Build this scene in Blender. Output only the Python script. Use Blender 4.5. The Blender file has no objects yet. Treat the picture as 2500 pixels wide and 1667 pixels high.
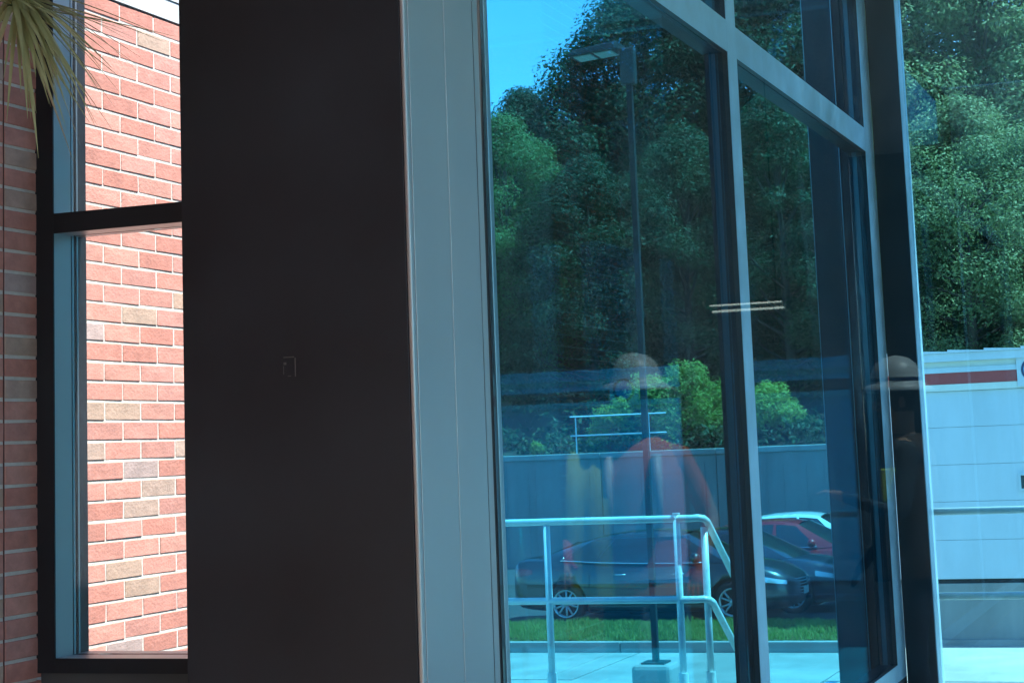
import bpy, bmesh, math, random
from mathutils import Vector, Matrix, noise

C = bpy.context.scene.collection
SC = bpy.context.scene
rad = math.radians

# ------------------------------------------------------------------ camera
PITCH, ROLL, YAW, EYE = rad(7.45), rad(2.34), rad(19.7), 1.55
cam = bpy.data.cameras.new('camera')
cam.sensor_fit = 'HORIZONTAL'
cam.sensor_width = 36.0
cam.lens = 4460.0 / 2500.0 * 36.0
cam.shift_x, cam.shift_y = -122.0 / 2500.0, -339.5 / 2500.0
cam.clip_start, cam.clip_end = 0.05, 2000.0
camo = bpy.data.objects.new('camera', cam)
C.objects.link(camo)


def lev(x, y, z):
    return Vector((x * math.cos(YAW) - y * math.sin(YAW), x * math.sin(YAW) + y * math.cos(YAW), z))


fwd = lev(0, math.cos(PITCH), math.sin(PITCH))
up0 = lev(0, -math.sin(PITCH), math.cos(PITCH))
ex = lev(1, 0, 0)
right = ex * math.cos(ROLL) - up0 * math.sin(ROLL)
upv = ex * math.sin(ROLL) + up0 * math.cos(ROLL)
m = Matrix.Identity(4)
for i in range(3):
    m[i][0], m[i][1], m[i][2] = right[i], upv[i], -fwd[i]
m[2][3] = EYE
camo.matrix_world = m
SC.camera = camo

# ------------------------------------------------------------------ sky, sun, exposure
SUN_EL, SUN_AZ = rad(62), rad(84)          # azimuth from +Y towards +X
wd = bpy.data.worlds.new('World')
SC.world = wd
wd.use_nodes = True
nt = wd.node_tree
sky = nt.nodes.new('ShaderNodeTexSky')
sky.sky_type = 'NISHITA'
sky.sun_disc = False
sky.sun_elevation = SUN_EL
sky.sun_rotation = SUN_AZ
sky.air_density, sky.dust_density, sky.ozone_density = 1.0, 0.15, 3.0
nt.links.new(sky.outputs[0], nt.nodes['Background'].inputs[0])
nt.nodes['Background'].inputs[1].default_value = 0.15
sl = bpy.data.lights.new('sun', 'SUN')
sl.energy, sl.angle, sl.color = 5.0, rad(0.5), (1.0, 0.95, 0.87)
so = bpy.data.objects.new('sun', sl)
C.objects.link(so)
sd = Vector((math.sin(SUN_AZ) * math.cos(SUN_EL), math.cos(SUN_AZ) * math.cos(SUN_EL), math.sin(SUN_EL)))
so.rotation_euler = sd.to_track_quat('Z', 'Y').to_euler()
so.location = (0, 0, 30)
SC.view_settings.view_transform = 'Standard'
SC.view_settings.look = 'None'
SC.view_settings.exposure = 1.6
SC.view_settings.gamma = 1.0
SC.cycles.transparent_max_bounces = 24
SC.cycles.max_bounces = 8
SC.cycles.caustics_reflective = False
SC.cycles.caustics_refractive = False
SC.cycles.glossy_bounces = 6
SC.cycles.sample_clamp_indirect = 6.0
SC.cycles.use_denoising = True

# ------------------------------------------------------------------ materials
MATS = {}


def newmat(name):
    mt = bpy.data.materials.new(name)
    mt.use_nodes = True
    n = mt.node_tree.nodes
    return mt, n, mt.node_tree.links, n['Principled BSDF']


def mat(name, col, rough=0.6, metal=0.0, spec=0.5, var=0.0, vscale=4.0, bump=0.0, bscale=30.0,
        coat=0.0, stretch=None, objcol=False, rvar=0.0, col2=None, detail=6.0, crough=0.03):
    if name in MATS:
        return MATS[name]
    mt, n, l, b = newmat(name)
    b.inputs['Base Color'].default_value = (*col, 1)
    b.inputs['Roughness'].default_value = rough
    b.inputs['Metallic'].default_value = metal
    b.inputs['Specular IOR Level'].default_value = spec
    b.inputs['Coat Weight'].default_value = coat
    b.inputs['Coat Roughness'].default_value = crough
    tc = n.new('ShaderNodeTexCoord')
    src = tc.outputs['Object']
    if stretch:
        mp = n.new('ShaderNodeMapping')
        mp.inputs['Scale'].default_value = stretch
        l.new(src, mp.inputs[0])
        src = mp.outputs[0]
    if var or objcol or rvar:
        nz = n.new('ShaderNodeTexNoise')
        nz.inputs['Scale'].default_value = vscale
        nz.inputs['Detail'].default_value = detail
        nz.inputs['Roughness'].default_value = 0.62
        if objcol:
            oi0 = n.new('ShaderNodeObjectInfo')
            ad = n.new('ShaderNodeVectorMath')
            ad.operation = 'MULTIPLY_ADD'
            l.new(oi0.outputs['Random'], ad.inputs[0])
            ad.inputs[1].default_value = (31.0, 17.0, 23.0)
            l.new(src, ad.inputs[2])
            l.new(ad.outputs[0], nz.inputs['Vector'])
        else:
            l.new(src, nz.inputs['Vector'])
        mx = n.new('ShaderNodeMix')
        mx.data_type = 'RGBA'
        mx.blend_type = 'MULTIPLY' if col2 is None else 'MIX'
        mr = n.new('ShaderNodeMapRange')
        mr.inputs['From Min'].default_value, mr.inputs['From Max'].default_value = 0.3, 0.7
        l.new(nz.outputs['Fac'], mr.inputs['Value'])
        if col2 is None:
            mr.inputs['To Min'].default_value, mr.inputs['To Max'].default_value = 1 - var, 1 + var * 0.6
            cm = n.new('ShaderNodeCombineColor')
            for k in range(3):
                l.new(mr.outputs[0], cm.inputs[k])
            mx.inputs['Factor'].default_value = 1.0
            if objcol:
                oi = n.new('ShaderNodeObjectInfo')
                l.new(oi.outputs['Color'], mx.inputs['A'])
            else:
                mx.inputs['A'].default_value = (*col, 1)
            l.new(cm.outputs[0], mx.inputs['B'])
        else:
            l.new(mr.outputs[0], mx.inputs['Factor'])
            mx.inputs['A'].default_value = (*col, 1)
            mx.inputs['B'].default_value = (*col2, 1)
        if var or objcol:
            l.new(mx.outputs['Result'], b.inputs['Base Color'])
        if rvar:
            m2 = n.new('ShaderNodeMapRange')
            m2.inputs['From Min'].default_value, m2.inputs['From Max'].default_value = 0.3, 0.7
            m2.inputs['To Min'].default_value, m2.inputs['To Max'].default_value = rough - rvar, rough + rvar
            l.new(nz.outputs['Fac'], m2.inputs['Value'])
            l.new(m2.outputs[0], b.inputs['Roughness'])
    if bump:
        nb = n.new('ShaderNodeTexNoise')
        nb.inputs['Scale'].default_value = bscale
        nb.inputs['Detail'].default_value = 5
        l.new(src, nb.inputs['Vector'])
        bp = n.new('ShaderNodeBump')
        bp.inputs['Strength'].default_value = bump
        bp.inputs['Distance'].default_value = 0.01
        l.new(nb.outputs['Fac'], bp.inputs['Height'])
        l.new(bp.outputs[0], b.inputs['Normal'])
    MATS[name] = mt
    return mt


def glassmat(name, tint, gcol, r0=0.045, gain=1.0, dirt=0.0, drough=0.0):
    mt, n, l, b = newmat(name)
    n.remove(b)
    out = n['Material Output']
    tr = n.new('ShaderNodeBsdfTransparent')
    tr.inputs[0].default_value = (*[math.sqrt(t) for t in tint], 1)
    gl = n.new('ShaderNodeBsdfGlossy')
    gl.inputs['Color'].default_value = (*gcol, 1)
    gl.inputs['Roughness'].default_value = drough
    lw = n.new('ShaderNodeLayerWeight')
    lw.inputs[0].default_value = 0.5
    pw = n.new('ShaderNodeMath')
    pw.operation = 'POWER'
    l.new(lw.outputs['Facing'], pw.inputs[0])
    pw.inputs[1].default_value = 5.0
    ma = n.new('ShaderNodeMath')
    ma.operation = 'MULTIPLY_ADD'
    l.new(pw.outputs[0], ma.inputs[0])
    ma.inputs[1].default_value = (1 - r0) * gain
    ma.inputs[2].default_value = r0
    mx = n.new('ShaderNodeMixShader')
    l.new(ma.outputs[0], mx.inputs[0])
    l.new(tr.outputs[0], mx.inputs[1])
    l.new(gl.outputs[0], mx.inputs[2])
    last = mx.outputs[0]
    if dirt:
        tc = n.new('ShaderNodeTexCoord')
        mp = n.new('ShaderNodeMapping')
        mp.inputs['Scale'].default_value = (1.0, 1.0, 0.35)
        l.new(tc.outputs['Object'], mp.inputs[0])
        n1 = n.new('ShaderNodeTexNoise')
        n1.inputs['Scale'].default_value = 1.3
        n1.inputs['Detail'].default_value = 3
        l.new(mp.outputs[0], n1.inputs['Vector'])
        n2 = n.new('ShaderNodeTexNoise')
        n2.inputs['Scale'].default_value = 26
        n2.inputs['Detail'].default_value = 8
        n2.inputs['Roughness'].default_value = 0.75
        l.new(mp.outputs[0], n2.inputs['Vector'])
        r1 = n.new('ShaderNodeMapRange')
        r1.inputs['From Min'].default_value, r1.inputs['From Max'].default_value = 0.55, 0.72
        l.new(n1.outputs['Fac'], r1.inputs['Value'])
        r2 = n.new('ShaderNodeMapRange')
        r2.inputs['From Min'].default_value, r2.inputs['From Max'].default_value = 0.42, 0.75
        l.new(n2.outputs['Fac'], r2.inputs['Value'])
        mu = n.new('ShaderNodeMath')
        mu.operation = 'MULTIPLY'
        l.new(r1.outputs[0], mu.inputs[0])
        l.new(r2.outputs[0], mu.inputs[1])
        # fine specks
        n3 = n.new('ShaderNodeTexVoronoi')
        n3.inputs['Scale'].default_value = 17
        l.new(tc.outputs['Object'], n3.inputs['Vector'])
        r3 = n.new('ShaderNodeMapRange')
        r3.inputs['From Min'].default_value, r3.inputs['From Max'].default_value = 0.075, 0.045
        l.new(n3.outputs['Distance'], r3.inputs['Value'])
        sp = n.new('ShaderNodeSeparateColor')
        l.new(n3.outputs['Color'], sp.inputs[0])
        gt = n.new('ShaderNodeMath')
        gt.operation = 'GREATER_THAN'
        gt.inputs[1].default_value = 0.9
        l.new(sp.outputs[0], gt.inputs[0])
        m3 = n.new('ShaderNodeMath')
        m3.operation = 'MULTIPLY'
        l.new(r3.outputs[0], m3.inputs[0])
        l.new(gt.outputs[0], m3.inputs[1])
        m4 = n.new('ShaderNodeMath')
        m4.operation = 'MULTIPLY_ADD'
        l.new(m3.outputs[0], m4.inputs[0])
        m4.inputs[1].default_value = 0.35
        l.new(mu.outputs[0], m4.inputs[2])
        m5 = n.new('ShaderNodeMath')
        m5.operation = 'MULTIPLY'
        m5.use_clamp = True
        l.new(m4.outputs[0], m5.inputs[0])
        m5.inputs[1].default_value = dirt
        df = n.new('ShaderNodeBsdfTranslucent')
        df.inputs[0].default_value = (0.75, 0.78, 0.8, 1)
        dd = n.new('ShaderNodeBsdfDiffuse')
        dd.inputs[0].default_value = (0.75, 0.78, 0.8, 1)
        ds = n.new('ShaderNodeMixShader')
        l.new(df.outputs[0], ds.inputs[1])
        l.new(dd.outputs[0], ds.inputs[2])
        mx2 = n.new('ShaderNodeMixShader')
        l.new(m5.outputs[0], mx2.inputs[0])
        l.new(last, mx2.inputs[1])
        l.new(ds.outputs[0], mx2.inputs[2])
        last = mx2.outputs[0]
    l.new(last, out.inputs[0])
    MATS[name] = mt
    return mt


def leafmat(name, c1, c2, trans=0.35, scale=0.6):
    mt, n, l, b = newmat(name)
    b.inputs['Roughness'].default_value = 0.55
    b.inputs['Specular IOR Level'].default_value = 0.3
    geo = n.new('ShaderNodeNewGeometry')
    oi = n.new('ShaderNodeObjectInfo')
    tc = n.new('ShaderNodeTexCoord')
    nz = n.new('ShaderNodeTexNoise')
    nz.inputs['Scale'].default_value = scale
    nz.inputs['Detail'].default_value = 4
    l.new(tc.outputs['Object'], nz.inputs['Vector'])
    ad = n.new('ShaderNodeMath')
    ad.operation = 'MULTIPLY_ADD'
    l.new(geo.outputs['Random Per Island'], ad.inputs[0])
    ad.inputs[1].default_value = 0.45
    l.new(nz.outputs['Fac'], ad.inputs[2])
    a2 = n.new('ShaderNodeMath')
    a2.operation = 'MULTIPLY_ADD'
    l.new(oi.outputs['Random'], a2.inputs[0])
    a2.inputs[1].default_value = 0.35
    l.new(ad.outputs[0], a2.inputs[2])
    mr = n.new('ShaderNodeMapRange')
    mr.inputs['From Min'].default_value, mr.inputs['From Max'].default_value = 0.45, 1.25
    l.new(a2.outputs[0], mr.inputs['Value'])
    mx = n.new('ShaderNodeMix')
    mx.data_type = 'RGBA'
    mx.inputs['A'].default_value = (*c1, 1)
    mx.inputs['B'].default_value = (*c2, 1)
    l.new(mr.outputs[0], mx.inputs['Factor'])
    l.new(mx.outputs['Result'], b.inputs['Base Color'])
    tl = n.new('ShaderNodeBsdfTranslucent')
    l.new(mx.outputs['Result'], tl.inputs[0])
    ms = n.new('ShaderNodeMixShader')
    ms.inputs[0].default_value = trans
    l.new(b.outputs[0], ms.inputs[1])
    l.new(tl.outputs[0], ms.inputs[2])
    l.new(ms.outputs[0], n['Material Output'].inputs[0])
    MATS[name] = mt
    return mt


BRONZE_LIT = mat('lit_pale_bronze', (0.44, 0.455, 0.46), 0.42, metal=0.8, spec=0.5, rvar=0.05, vscale=3.0, bump=0.02, bscale=8)  # bronze paled to paint in light on side faces; lighter frame finish too
BRONZE_P = mat('dark_bronze_panel', (0.021, 0.024, 0.031), 0.5, metal=0.3, spec=0.5, rvar=0.1, vscale=1.6, var=0.35, bump=0.05, bscale=3.0)
LIT_FACE = mat('lit_face_bronze', (0.62, 0.72, 0.82), 0.4, metal=0.6, rvar=0.06, vscale=5, var=0.12)  # pale blue colour paints sky light onto the bronze faces
BLACK = mat('black_gasket', (0.012, 0.012, 0.013), 0.6)
ALU = mat('clear_aluminium', (0.42, 0.44, 0.47), 0.33, metal=0.9, rvar=0.05, vscale=6)
CONC = mat('concrete_light', (0.32, 0.31, 0.285), 0.9, var=0.38, vscale=0.8, detail=10, bump=0.15, bscale=40)
CONC_G = mat('concrete_grey', (0.27, 0.265, 0.255), 0.9, var=0.3, vscale=0.9, bump=0.2, bscale=25, stretch=(1.6, 1.6, 0.35))
CURBM = mat('concrete_kerb', (0.34, 0.33, 0.31), 0.9, var=0.25, vscale=1.5, bump=0.2)
ASPH = mat('asphalt', (0.055, 0.055, 0.057), 0.9, var=0.25, vscale=2, bump=0.3, bscale=60)
MORTAR = mat('mortar', (0.58, 0.565, 0.54), 0.95, var=0.15, vscale=20, bump=0.3, bscale=120)
BRICKM = mat('brick_clay', (0.36, 0.12, 0.085), 0.88, objcol=True, var=0.20, vscale=16, bump=0.25, bscale=70, stretch=(1, 1, 1.4))
WHITE = mat('white_paint', (0.55, 0.59, 0.63), 0.5, var=0.10, vscale=1.2, stretch=(1.5, 1.5, 0.3))
CREAM = mat('cream_paint', (0.70, 0.67, 0.60), 0.6, var=0.06)
REDP = mat('red_paint', (0.42, 0.055, 0.05), 0.5, var=0.08)
GALV = mat('galvanized_steel', (0.80, 0.80, 0.78), 0.33, metal=0.1, rvar=0.08, vscale=12, var=0.12)
POLEM = mat('dark_pole_paint', (0.02, 0.025, 0.024), 0.45)
TRUNK = mat('bark', (0.09, 0.07, 0.05), 0.95, var=0.3, vscale=6, bump=0.4, bscale=20)
DIRTM = mat('leaf_litter', (0.05, 0.045, 0.03), 0.95, var=0.4, vscale=1.2, bump=0.5, bscale=6)
FLOORM = mat('lobby_tile', (0.60, 0.57, 0.52), 0.4, var=0.15, vscale=3)
CEILM = mat('lobby_ceiling_paint', (0.78, 0.78, 0.76), 0.9, var=0.05)
INWALL = mat('lobby_wall_paint', (0.08, 0.08, 0.085), 0.8, var=0.08)
GLASS_CLR = glassmat('window_glass', (0.93, 0.96, 0.96), (0.8, 0.9, 1.0))
GLASS_G = glassmat('partition_glass', (0.50, 0.88, 1.0), (0.75, 0.92, 1.0), r0=0.030, dirt=0.025)
GLASS_B = glassmat('blue_tinted_glass', (0.18, 0.64, 0.79), (0.01, 0.36, 0.54), r0=0.045, gain=0.7, dirt=0.13)
GLASS_B2 = glassmat('blue_tinted_glass_far', (0.18, 0.64, 0.79), (0.01, 0.30, 0.46), r0=0.04, gain=0.24, dirt=0.16)
GLASS_F = glassmat('entrance_glass', (0.58, 0.93, 1.0), (0.8, 0.92, 1.0), dirt=0.06)
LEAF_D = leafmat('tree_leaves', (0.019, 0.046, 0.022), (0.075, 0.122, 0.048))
LEAF_SUNLIT = leafmat('sunlit_tree_leaves', (0.085, 0.145, 0.042), (0.24, 0.29, 0.085))  # lighter leaf colour stands in for sun on one crown
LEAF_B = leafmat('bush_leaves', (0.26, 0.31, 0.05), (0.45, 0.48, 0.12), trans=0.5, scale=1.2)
LEAF_HAZY = leafmat('hazy_tree_leaves', (0.080, 0.135, 0.055), (0.22, 0.275, 0.115))  # leaf colour paled to stand in for haze on the right-hand trees
GRASSM = leafmat('grass_blades', (0.20, 0.29, 0.06), (0.36, 0.44, 0.13), trans=0.5, scale=1.5)

# ------------------------------------------------------------------ mesh helpers


class MB:
    def __init__(s):
        s.v, s.f = [], []

    def box(s, x0, x1, y0, y1, z0, z1):
        o = len(s.v)
        s.v += [(x0, y0, z0), (x1, y0, z0), (x1, y1, z0), (x0, y1, z0), (x0, y0, z1), (x1, y0, z1), (x1, y1, z1), (x0, y1, z1)]
        s.f += [tuple(o + i for i in q) for q in ((0, 3, 2, 1), (4, 5, 6, 7), (0, 1, 5, 4), (1, 2, 6, 5), (2, 3, 7, 6), (3, 0, 4, 7))]
        return s

    def tube(s, pts, r, n=10, cap=True):
        pts = [Vector(p) for p in pts]
        rs = r if isinstance(r, (list, tuple)) else [r] * len(pts)
        o = len(s.v)
        prev = None
        for i, p in enumerate(pts):
            d = (pts[min(i + 1, len(pts) - 1)] - pts[max(i - 1, 0)]).normalized()
            if prev is None:
                a = d.orthogonal().normalized()
            else:
                a = (prev - d * prev.dot(d))
                a = a.normalized() if a.length > 1e-6 else d.orthogonal().normalized()
            prev = a
            b = d.cross(a)
            for k in range(n):
                t = 2 * math.pi * k / n
                s.v.append(tuple(p + (a * math.cos(t) + b * math.sin(t)) * rs[i]))
        for i in range(len(pts) - 1):
            for k in range(n):
                s.f.append((o + i * n + k, o + i * n + (k + 1) % n, o + (i + 1) * n + (k + 1) % n, o + (i + 1) * n + k))
        if cap:
            s.f.append(tuple(o + k for k in reversed(range(n))))
            s.f.append(tuple(o + (len(pts) - 1) * n + k for k in range(n)))
        return s

    def grid(s, rows, close=False):
        """rows: list of equal-length point lists"""
        o = len(s.v)
        n = len(rows[0])
        for r in rows:
            s.v += [tuple(p) for p in r]
        for i in range(len(rows) - 1):
            for k in range(n - (0 if close else 1)):
                s.f.append((o + i * n + k, o + i * n + (k + 1) % n, o + (i + 1) * n + (k + 1) % n, o + (i + 1) * n + k))
        return s

    def lathe(s, prof, n=20, axis='z', c=(0, 0, 0)):
        rows = []
        for (r, h) in prof:
            row = []
            for k in range(n):
                t = 2 * math.pi * k / n
                a, b = r * math.cos(t), r * math.sin(t)
                p = {'z': (a, b, h), 'y': (a, h, b), 'x': (h, a, b)}[axis]
                row.append((p[0] + c[0], p[1] + c[1], p[2] + c[2]))
            rows.append(row)
        return s.grid(rows, close=True)

    def mesh(s, name, mats, smooth=False):
        me = bpy.data.meshes.new(name)
        me.from_pydata(s.v, [], s.f)
        for mm in (mats if isinstance(mats, (list, tuple)) else [mats]):
            me.materials.append(mm)
        if smooth:
            me.polygons.foreach_set('use_smooth', [True] * len(me.polygons))
        me.update()
        return me

    def build(s, name, mats, parent=None, smooth=False, bevel=0.0):
        o = bpy.data.objects.new(name, s.mesh(name, mats, smooth))
        C.objects.link(o)
        if parent is not None:
            o.parent = parent
        if bevel:
            md = o.modifiers.new('bevel', 'BEVEL')
            md.width = bevel
            md.segments = 2
        return o


def box(name, mt, x0, x1, y0, y1, z0, z1, parent=None, bevel=0.0):
    return MB().box(x0, x1, y0, y1, z0, z1).build(name, mt, parent, bevel=bevel)


def tag(o, label, cat, group=None):
    o['label'] = label
    o['category'] = cat
    if group:
        o['group'] = group
    return o


def thing(name, label, cat, group=None, loc=(0, 0, 0), rotz=0.0):
    o = bpy.data.objects.new(name, None)
    C.objects.link(o)
    o.empty_display_size = 0.2
    o.location = loc
    o.rotation_euler = (0, 0, rotz)
    return tag(o, label, cat, group)


def struct(o):
    o['kind'] = 'structure'
    return o


def copy_tree(o, parent=None):
    c = o.copy()
    C.objects.link(c)
    c.parent = parent
    for ch in list(o.children):
        copy_tree(ch, c)
    return c


def realize(o):
    """apply the modifiers of o"""
    dg = bpy.context.evaluated_depsgraph_get()
    me = bpy.data.meshes.new_from_object(o.evaluated_get(dg))
    o.modifiers.clear()
    o.data = me
    return o


# ------------------------------------------------------------------ setting: ground, road, hill
Z_RD, Z_LOT, Z_LAND = -1.76, -1.47, -0.17
struct(box('ground', mat('earth', (0.10, 0.09, 0.06), 0.95, var=0.3, vscale=0.2), -700, 700, -300, 900, -2.2, -1.90))
rd = thing('pavement', 'pale concrete pavement outside the building', 'pavement')
del rd['label'], rd['category']
struct(rd)
random.seed(5)
slab_y = [12.15, 15.4, 18.5, 21.6, 24.7, 27.82]
for j in range(5):
    x = -34.0
    while x < 24:
        x1 = x + 3.575
        y1 = slab_y[j + 1]
        if j == 4 and x > -5.5:
            y1 = 28.8
        dz = random.uniform(-0.004, 0.004)
        box('slab', CONC, x + 0.014, x1 - 0.014, slab_y[j] + 0.014, y1 - 0.014, -1.92, Z_RD + dz, rd)
        x = x1
# blue painted hatching of an accessible bay
bl = mat('blue_road_paint', (0.03, 0.16, 0.36), 0.7, var=0.2, vscale=8)
hat = MB()
for k in range(4):
    xx = -6.0 + k * 0.42
    hat.v += [(xx, 23.2, Z_RD + 0.007), (xx + 0.12, 23.2, Z_RD + 0.007), (xx + 0.82, 24.6, Z_RD + 0.007), (xx + 0.7, 24.6, Z_RD + 0.007)]
    o_ = len(hat.v) - 4
    hat.f.append((o_, o_ + 1, o_ + 2, o_ + 3))
hat.build('paint_stripes', bl, rd)

cb = thing('kerb', 'x', 'x')
del cb['label'], cb['category']
struct(cb)
x = -33.3
while x < -5.4:
    box('kerb_stone', CURBM, x + 0.004, x + 1.994, 27.83, 27.99, -1.92, -1.60, cb, bevel=0.012)
    x += 2.0
lotm = MB()
lotm.grid([[(xx, yy, zz) for xx in (-60, -40, -20, -5.3)] for (yy, zz) in ((29.05, Z_LOT), (31.0, Z_LOT - .02), (32.2, -1.61), (36, -1.62), (43.95, -1.60))])
lot = struct(lotm.build('parking_lot', ASPH))
# concrete edge strip at the far side of the verge
struct(box('lot_edging', CURBM, -34, -5.32, 29.0, 29.12, -1.9, Z_LOT + 0.02))

# grass verge (soil + blades)
soil = MB()
rows = []
for i in range(7):
    t = i / 6
    y = 27.99 + t * 1.01
    z = -1.60 + 0.16 * math.sin(min(1, t * 1.1) * math.pi / 2)
    rows.append([(xx, y, z + 0.02 * noise.noise((xx, y * 2, 0))) for xx in [(-34 + k * 0.5) for k in range(58)]])
soil.grid(rows)
struct(soil.build('verge_soil', mat('verge_earth', (0.08, 0.10, 0.03), 0.95, var=0.3, vscale=6), smooth=True))
random.seed(11)
g = MB()
for k in range(26000):
    if k < 20000:
        x = random.uniform(-13.5, -5.32)
    else:
        x = random.uniform(-30, -13.5)
    t = random.random()
    y = 28.0 + t * 1.02
    z = -1.60 + 0.16 * math.sin(min(1, t * 1.1) * math.pi / 2) - 0.01
    h = random.uniform(0.045, 0.115) * (1.0 + 0.8 * noise.noise((x * 2.3, y * 3.0, 3)))
    a = random.uniform(0, math.pi)
    w = random.uniform(0.008, 0.016)
    dx, dy = math.cos(a) * w, math.sin(a) * w
    lx, ly = random.uniform(-0.05, 0.05), random.uniform(-0.05, 0.05)
    o_ = len(g.v)
    g.v += [(x - dx, y - dy, z), (x + dx, y + dy, z), (x + lx, y + ly, z + h)]
    g.f.append((o_, o_ + 1, o_ + 2))
go = g.build('grass', GRASSM)
go['kind'] = 'stuff'
go['label'] = 'short mown grass on the verge behind the kerb'

# hillside
rows = []
for i in range(40):
    y = 44.3 + i * 2.4
    row = []
    for k in range(61):
        x = -90 + k * 3.0
        z = 1.05 + (y - 44.3) * 0.27 + 0.7 * noise.noise((x * 0.09, y * 0.09, 1.3)) * min(1, (y - 44.3) / 5)
        row.append((x, y, z))
    rows.append(row)


def hill_z(x, y):
    return 1.05 + (y - 44.3) * 0.27 + 0.7 * noise.noise((x * 0.09, y * 0.09, 1.3)) * min(1, (y - 44.3) / 5)


struct(MB().grid(rows).build('hillside', DIRTM, smooth=True))

# retaining wall
rw = thing('retaining_wall', 'long board marked grey concrete retaining wall behind the parked cars', 'wall', loc=(0, 44, 0))
x = -60.0
k = 0
while x < 30:
    box('wall_panel', CONC_G, x + 0.01, x + 2.99, 0.0 + 0.006 * (k % 2), 0.35, -1.6, 1.09, rw)
    x += 3.0
    k += 1
x = -60.0
while x < 30:
    box('cap_stone', CURBM, x + 0.008, x + 2.992, -0.06, 0.40, 1.095, 1.235, rw, bevel=0.015)
    x += 3.0
random.seed(3)
boards = MB()
for kx in range(240):
    xx = -40 + kx * 0.2 + random.uniform(-0.04, 0.04)
    if random.random() < 0.55:
        boards.box(xx, xx + random.uniform(0.02, 0.07), -0.012, 0.02, -1.55, random.uniform(0.75, 1.07))
boards.build('board_marks', CONC_G, rw)

# ------------------------------------------------------------------ landing, stairs
struct(box('landing', CONC, -9, 6, 5.1, 12.14, -1.9, Z_LAND))
st = thing('stairs', 'x', 'x', loc=(0, 12.14, 0))
del st['label'], st['category']
struct(st)
for k in range(9):
    box('step', CONC, -3.36, -2.05, 0.27 * k + 0.003, 0.27 * (k + 1), -1.9, Z_LAND - 0.168 * (k + 1), st, bevel=0.006)

# ------------------------------------------------------------------ brick walls
CB = 0.0687


def brick_mesh(name, ly, lz, dx, seed):
    random.seed(seed)
    bm = bmesh.new()
    bmesh.ops.create_cube(bm, size=1.0)
    for v in bm.verts:
        v.co = Vector((v.co.x * dx, v.co.y * ly, v.co.z * lz))
        v.co += Vector((random.uniform(-.0012, .0012), random.uniform(-.0015, .0015), random.uniform(-.0012, .0012)))
    bmesh.ops.bevel(bm, geom=list(bm.edges), offset=0.0022, segments=1, affect='EDGES')
    me = bpy.data.meshes.new(name)
    bm.to_mesh(me)
    bm.free()
    me.materials.append(BRICKM)
    return me


REDS = [(0.54, 0.25, 0.21), (0.51, 0.225, 0.185), (0.56, 0.27, 0.225), (0.525, 0.25, 0.215), (0.50, 0.215, 0.175)]
GREYS = [(0.46, 0.33, 0.28), (0.47, 0.33, 0.265), (0.41, 0.31, 0.30), (0.48, 0.32, 0.25)]
bw = thing('brick_wall', 'sunlit red brick wall outside, seen through the left window', 'wall')
box('mortar_core', MORTAR, -3.95, -3.6822, 5.12, 7.6, Z_LAND, 3.19, bw)
LB = 0.2255
fb = [brick_mesh('brick', LB - 0.0078, CB - 0.0078, 0.03, 20 + q) for q in range(5)]
hb = [brick_mesh('brick', LB / 2 - 0.0078, CB - 0.0078, 0.03, 40 + q) for q in range(2)]
# weathered bricks at (course counted down from the top, index along the wall)
random.seed(77)
known = set()
zt = 3.127 + CB
nb = 0
for k in range(-0, 47):
    zc = zt - CB * (k + 0.5)
    off = 5.360 if k % 2 == 0 else 5.2475
    j0 = 0
    y = off - LB
    ys = []
    while y < 7.6:
        ys.append((y, y + LB))
        y += LB
    for jj, (a, b) in enumerate(ys):
        a2, b2 = max(a, 5.125), min(b, 7.6)
        if b2 - a2 < 0.05:
            continue
        full = (b2 - a2) > LB - 0.01
        if full:
            me = random.choice(fb)
        else:
            me = brick_mesh('brick', (b2 - a2) - 0.0078, CB - 0.0078, 0.03, 300 + k * 9 + jj)
        rr = random.random()
        colr = random.choice(GREYS) if rr < 0.085 else random.choice(REDS)
        o = bpy.data.objects.new('brick', me)
        o.location = (-3.695 + random.uniform(-0.0008, 0.0008), (a2 + b2) / 2, zc)
        f = random.uniform(0.9, 1.08)
        o.color = (colr[0] * f, colr[1] * f, colr[2] * f, 1)
        if zc < 0.85 or a2 > 6.3:
            if (nb % 1) == 0 and (zc < 0.55 or a2 > 6.9):
                continue
        o.parent = bw
        C.objects.link(o)
        nb += 1
# the rest of the wall's bricks, joined
rest = MB()
for k in range(0, 47):
    zc = zt - CB * (k + 0.5)
    off = 5.360 if k % 2 == 0 else 5.2475
    y = off - LB
    while y < 7.6:
        a2, b2 = max(y, 5.125), min(y + LB, 7.6)
        if b2 - a2 >= 0.05 and (zc < 0.55 or a2 > 6.9):
            rest.box(-3.71, -3.68, a2 + 0.006, b2 - 0.006, zc - CB / 2 + 0.006, zc + CB / 2 - 0.006)
        y += LB
ro = rest.build('brick_courses', mat('brick_clay_joined', (0.38, 0.12, 0.085), 0.88, var=0.2, vscale=9, bump=0.3, bscale=70), bw)
ro['kind'] = 'stuff'
fa = box('fascia_board', WHITE, -3.97, -3.676, 5.12, 7.62, 3.2, 3.275, bw)
box('fascia_upper', WHITE, -3.97, -3.672, 5.12, 7.62, 3.279, 3.75, bw)

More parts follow.
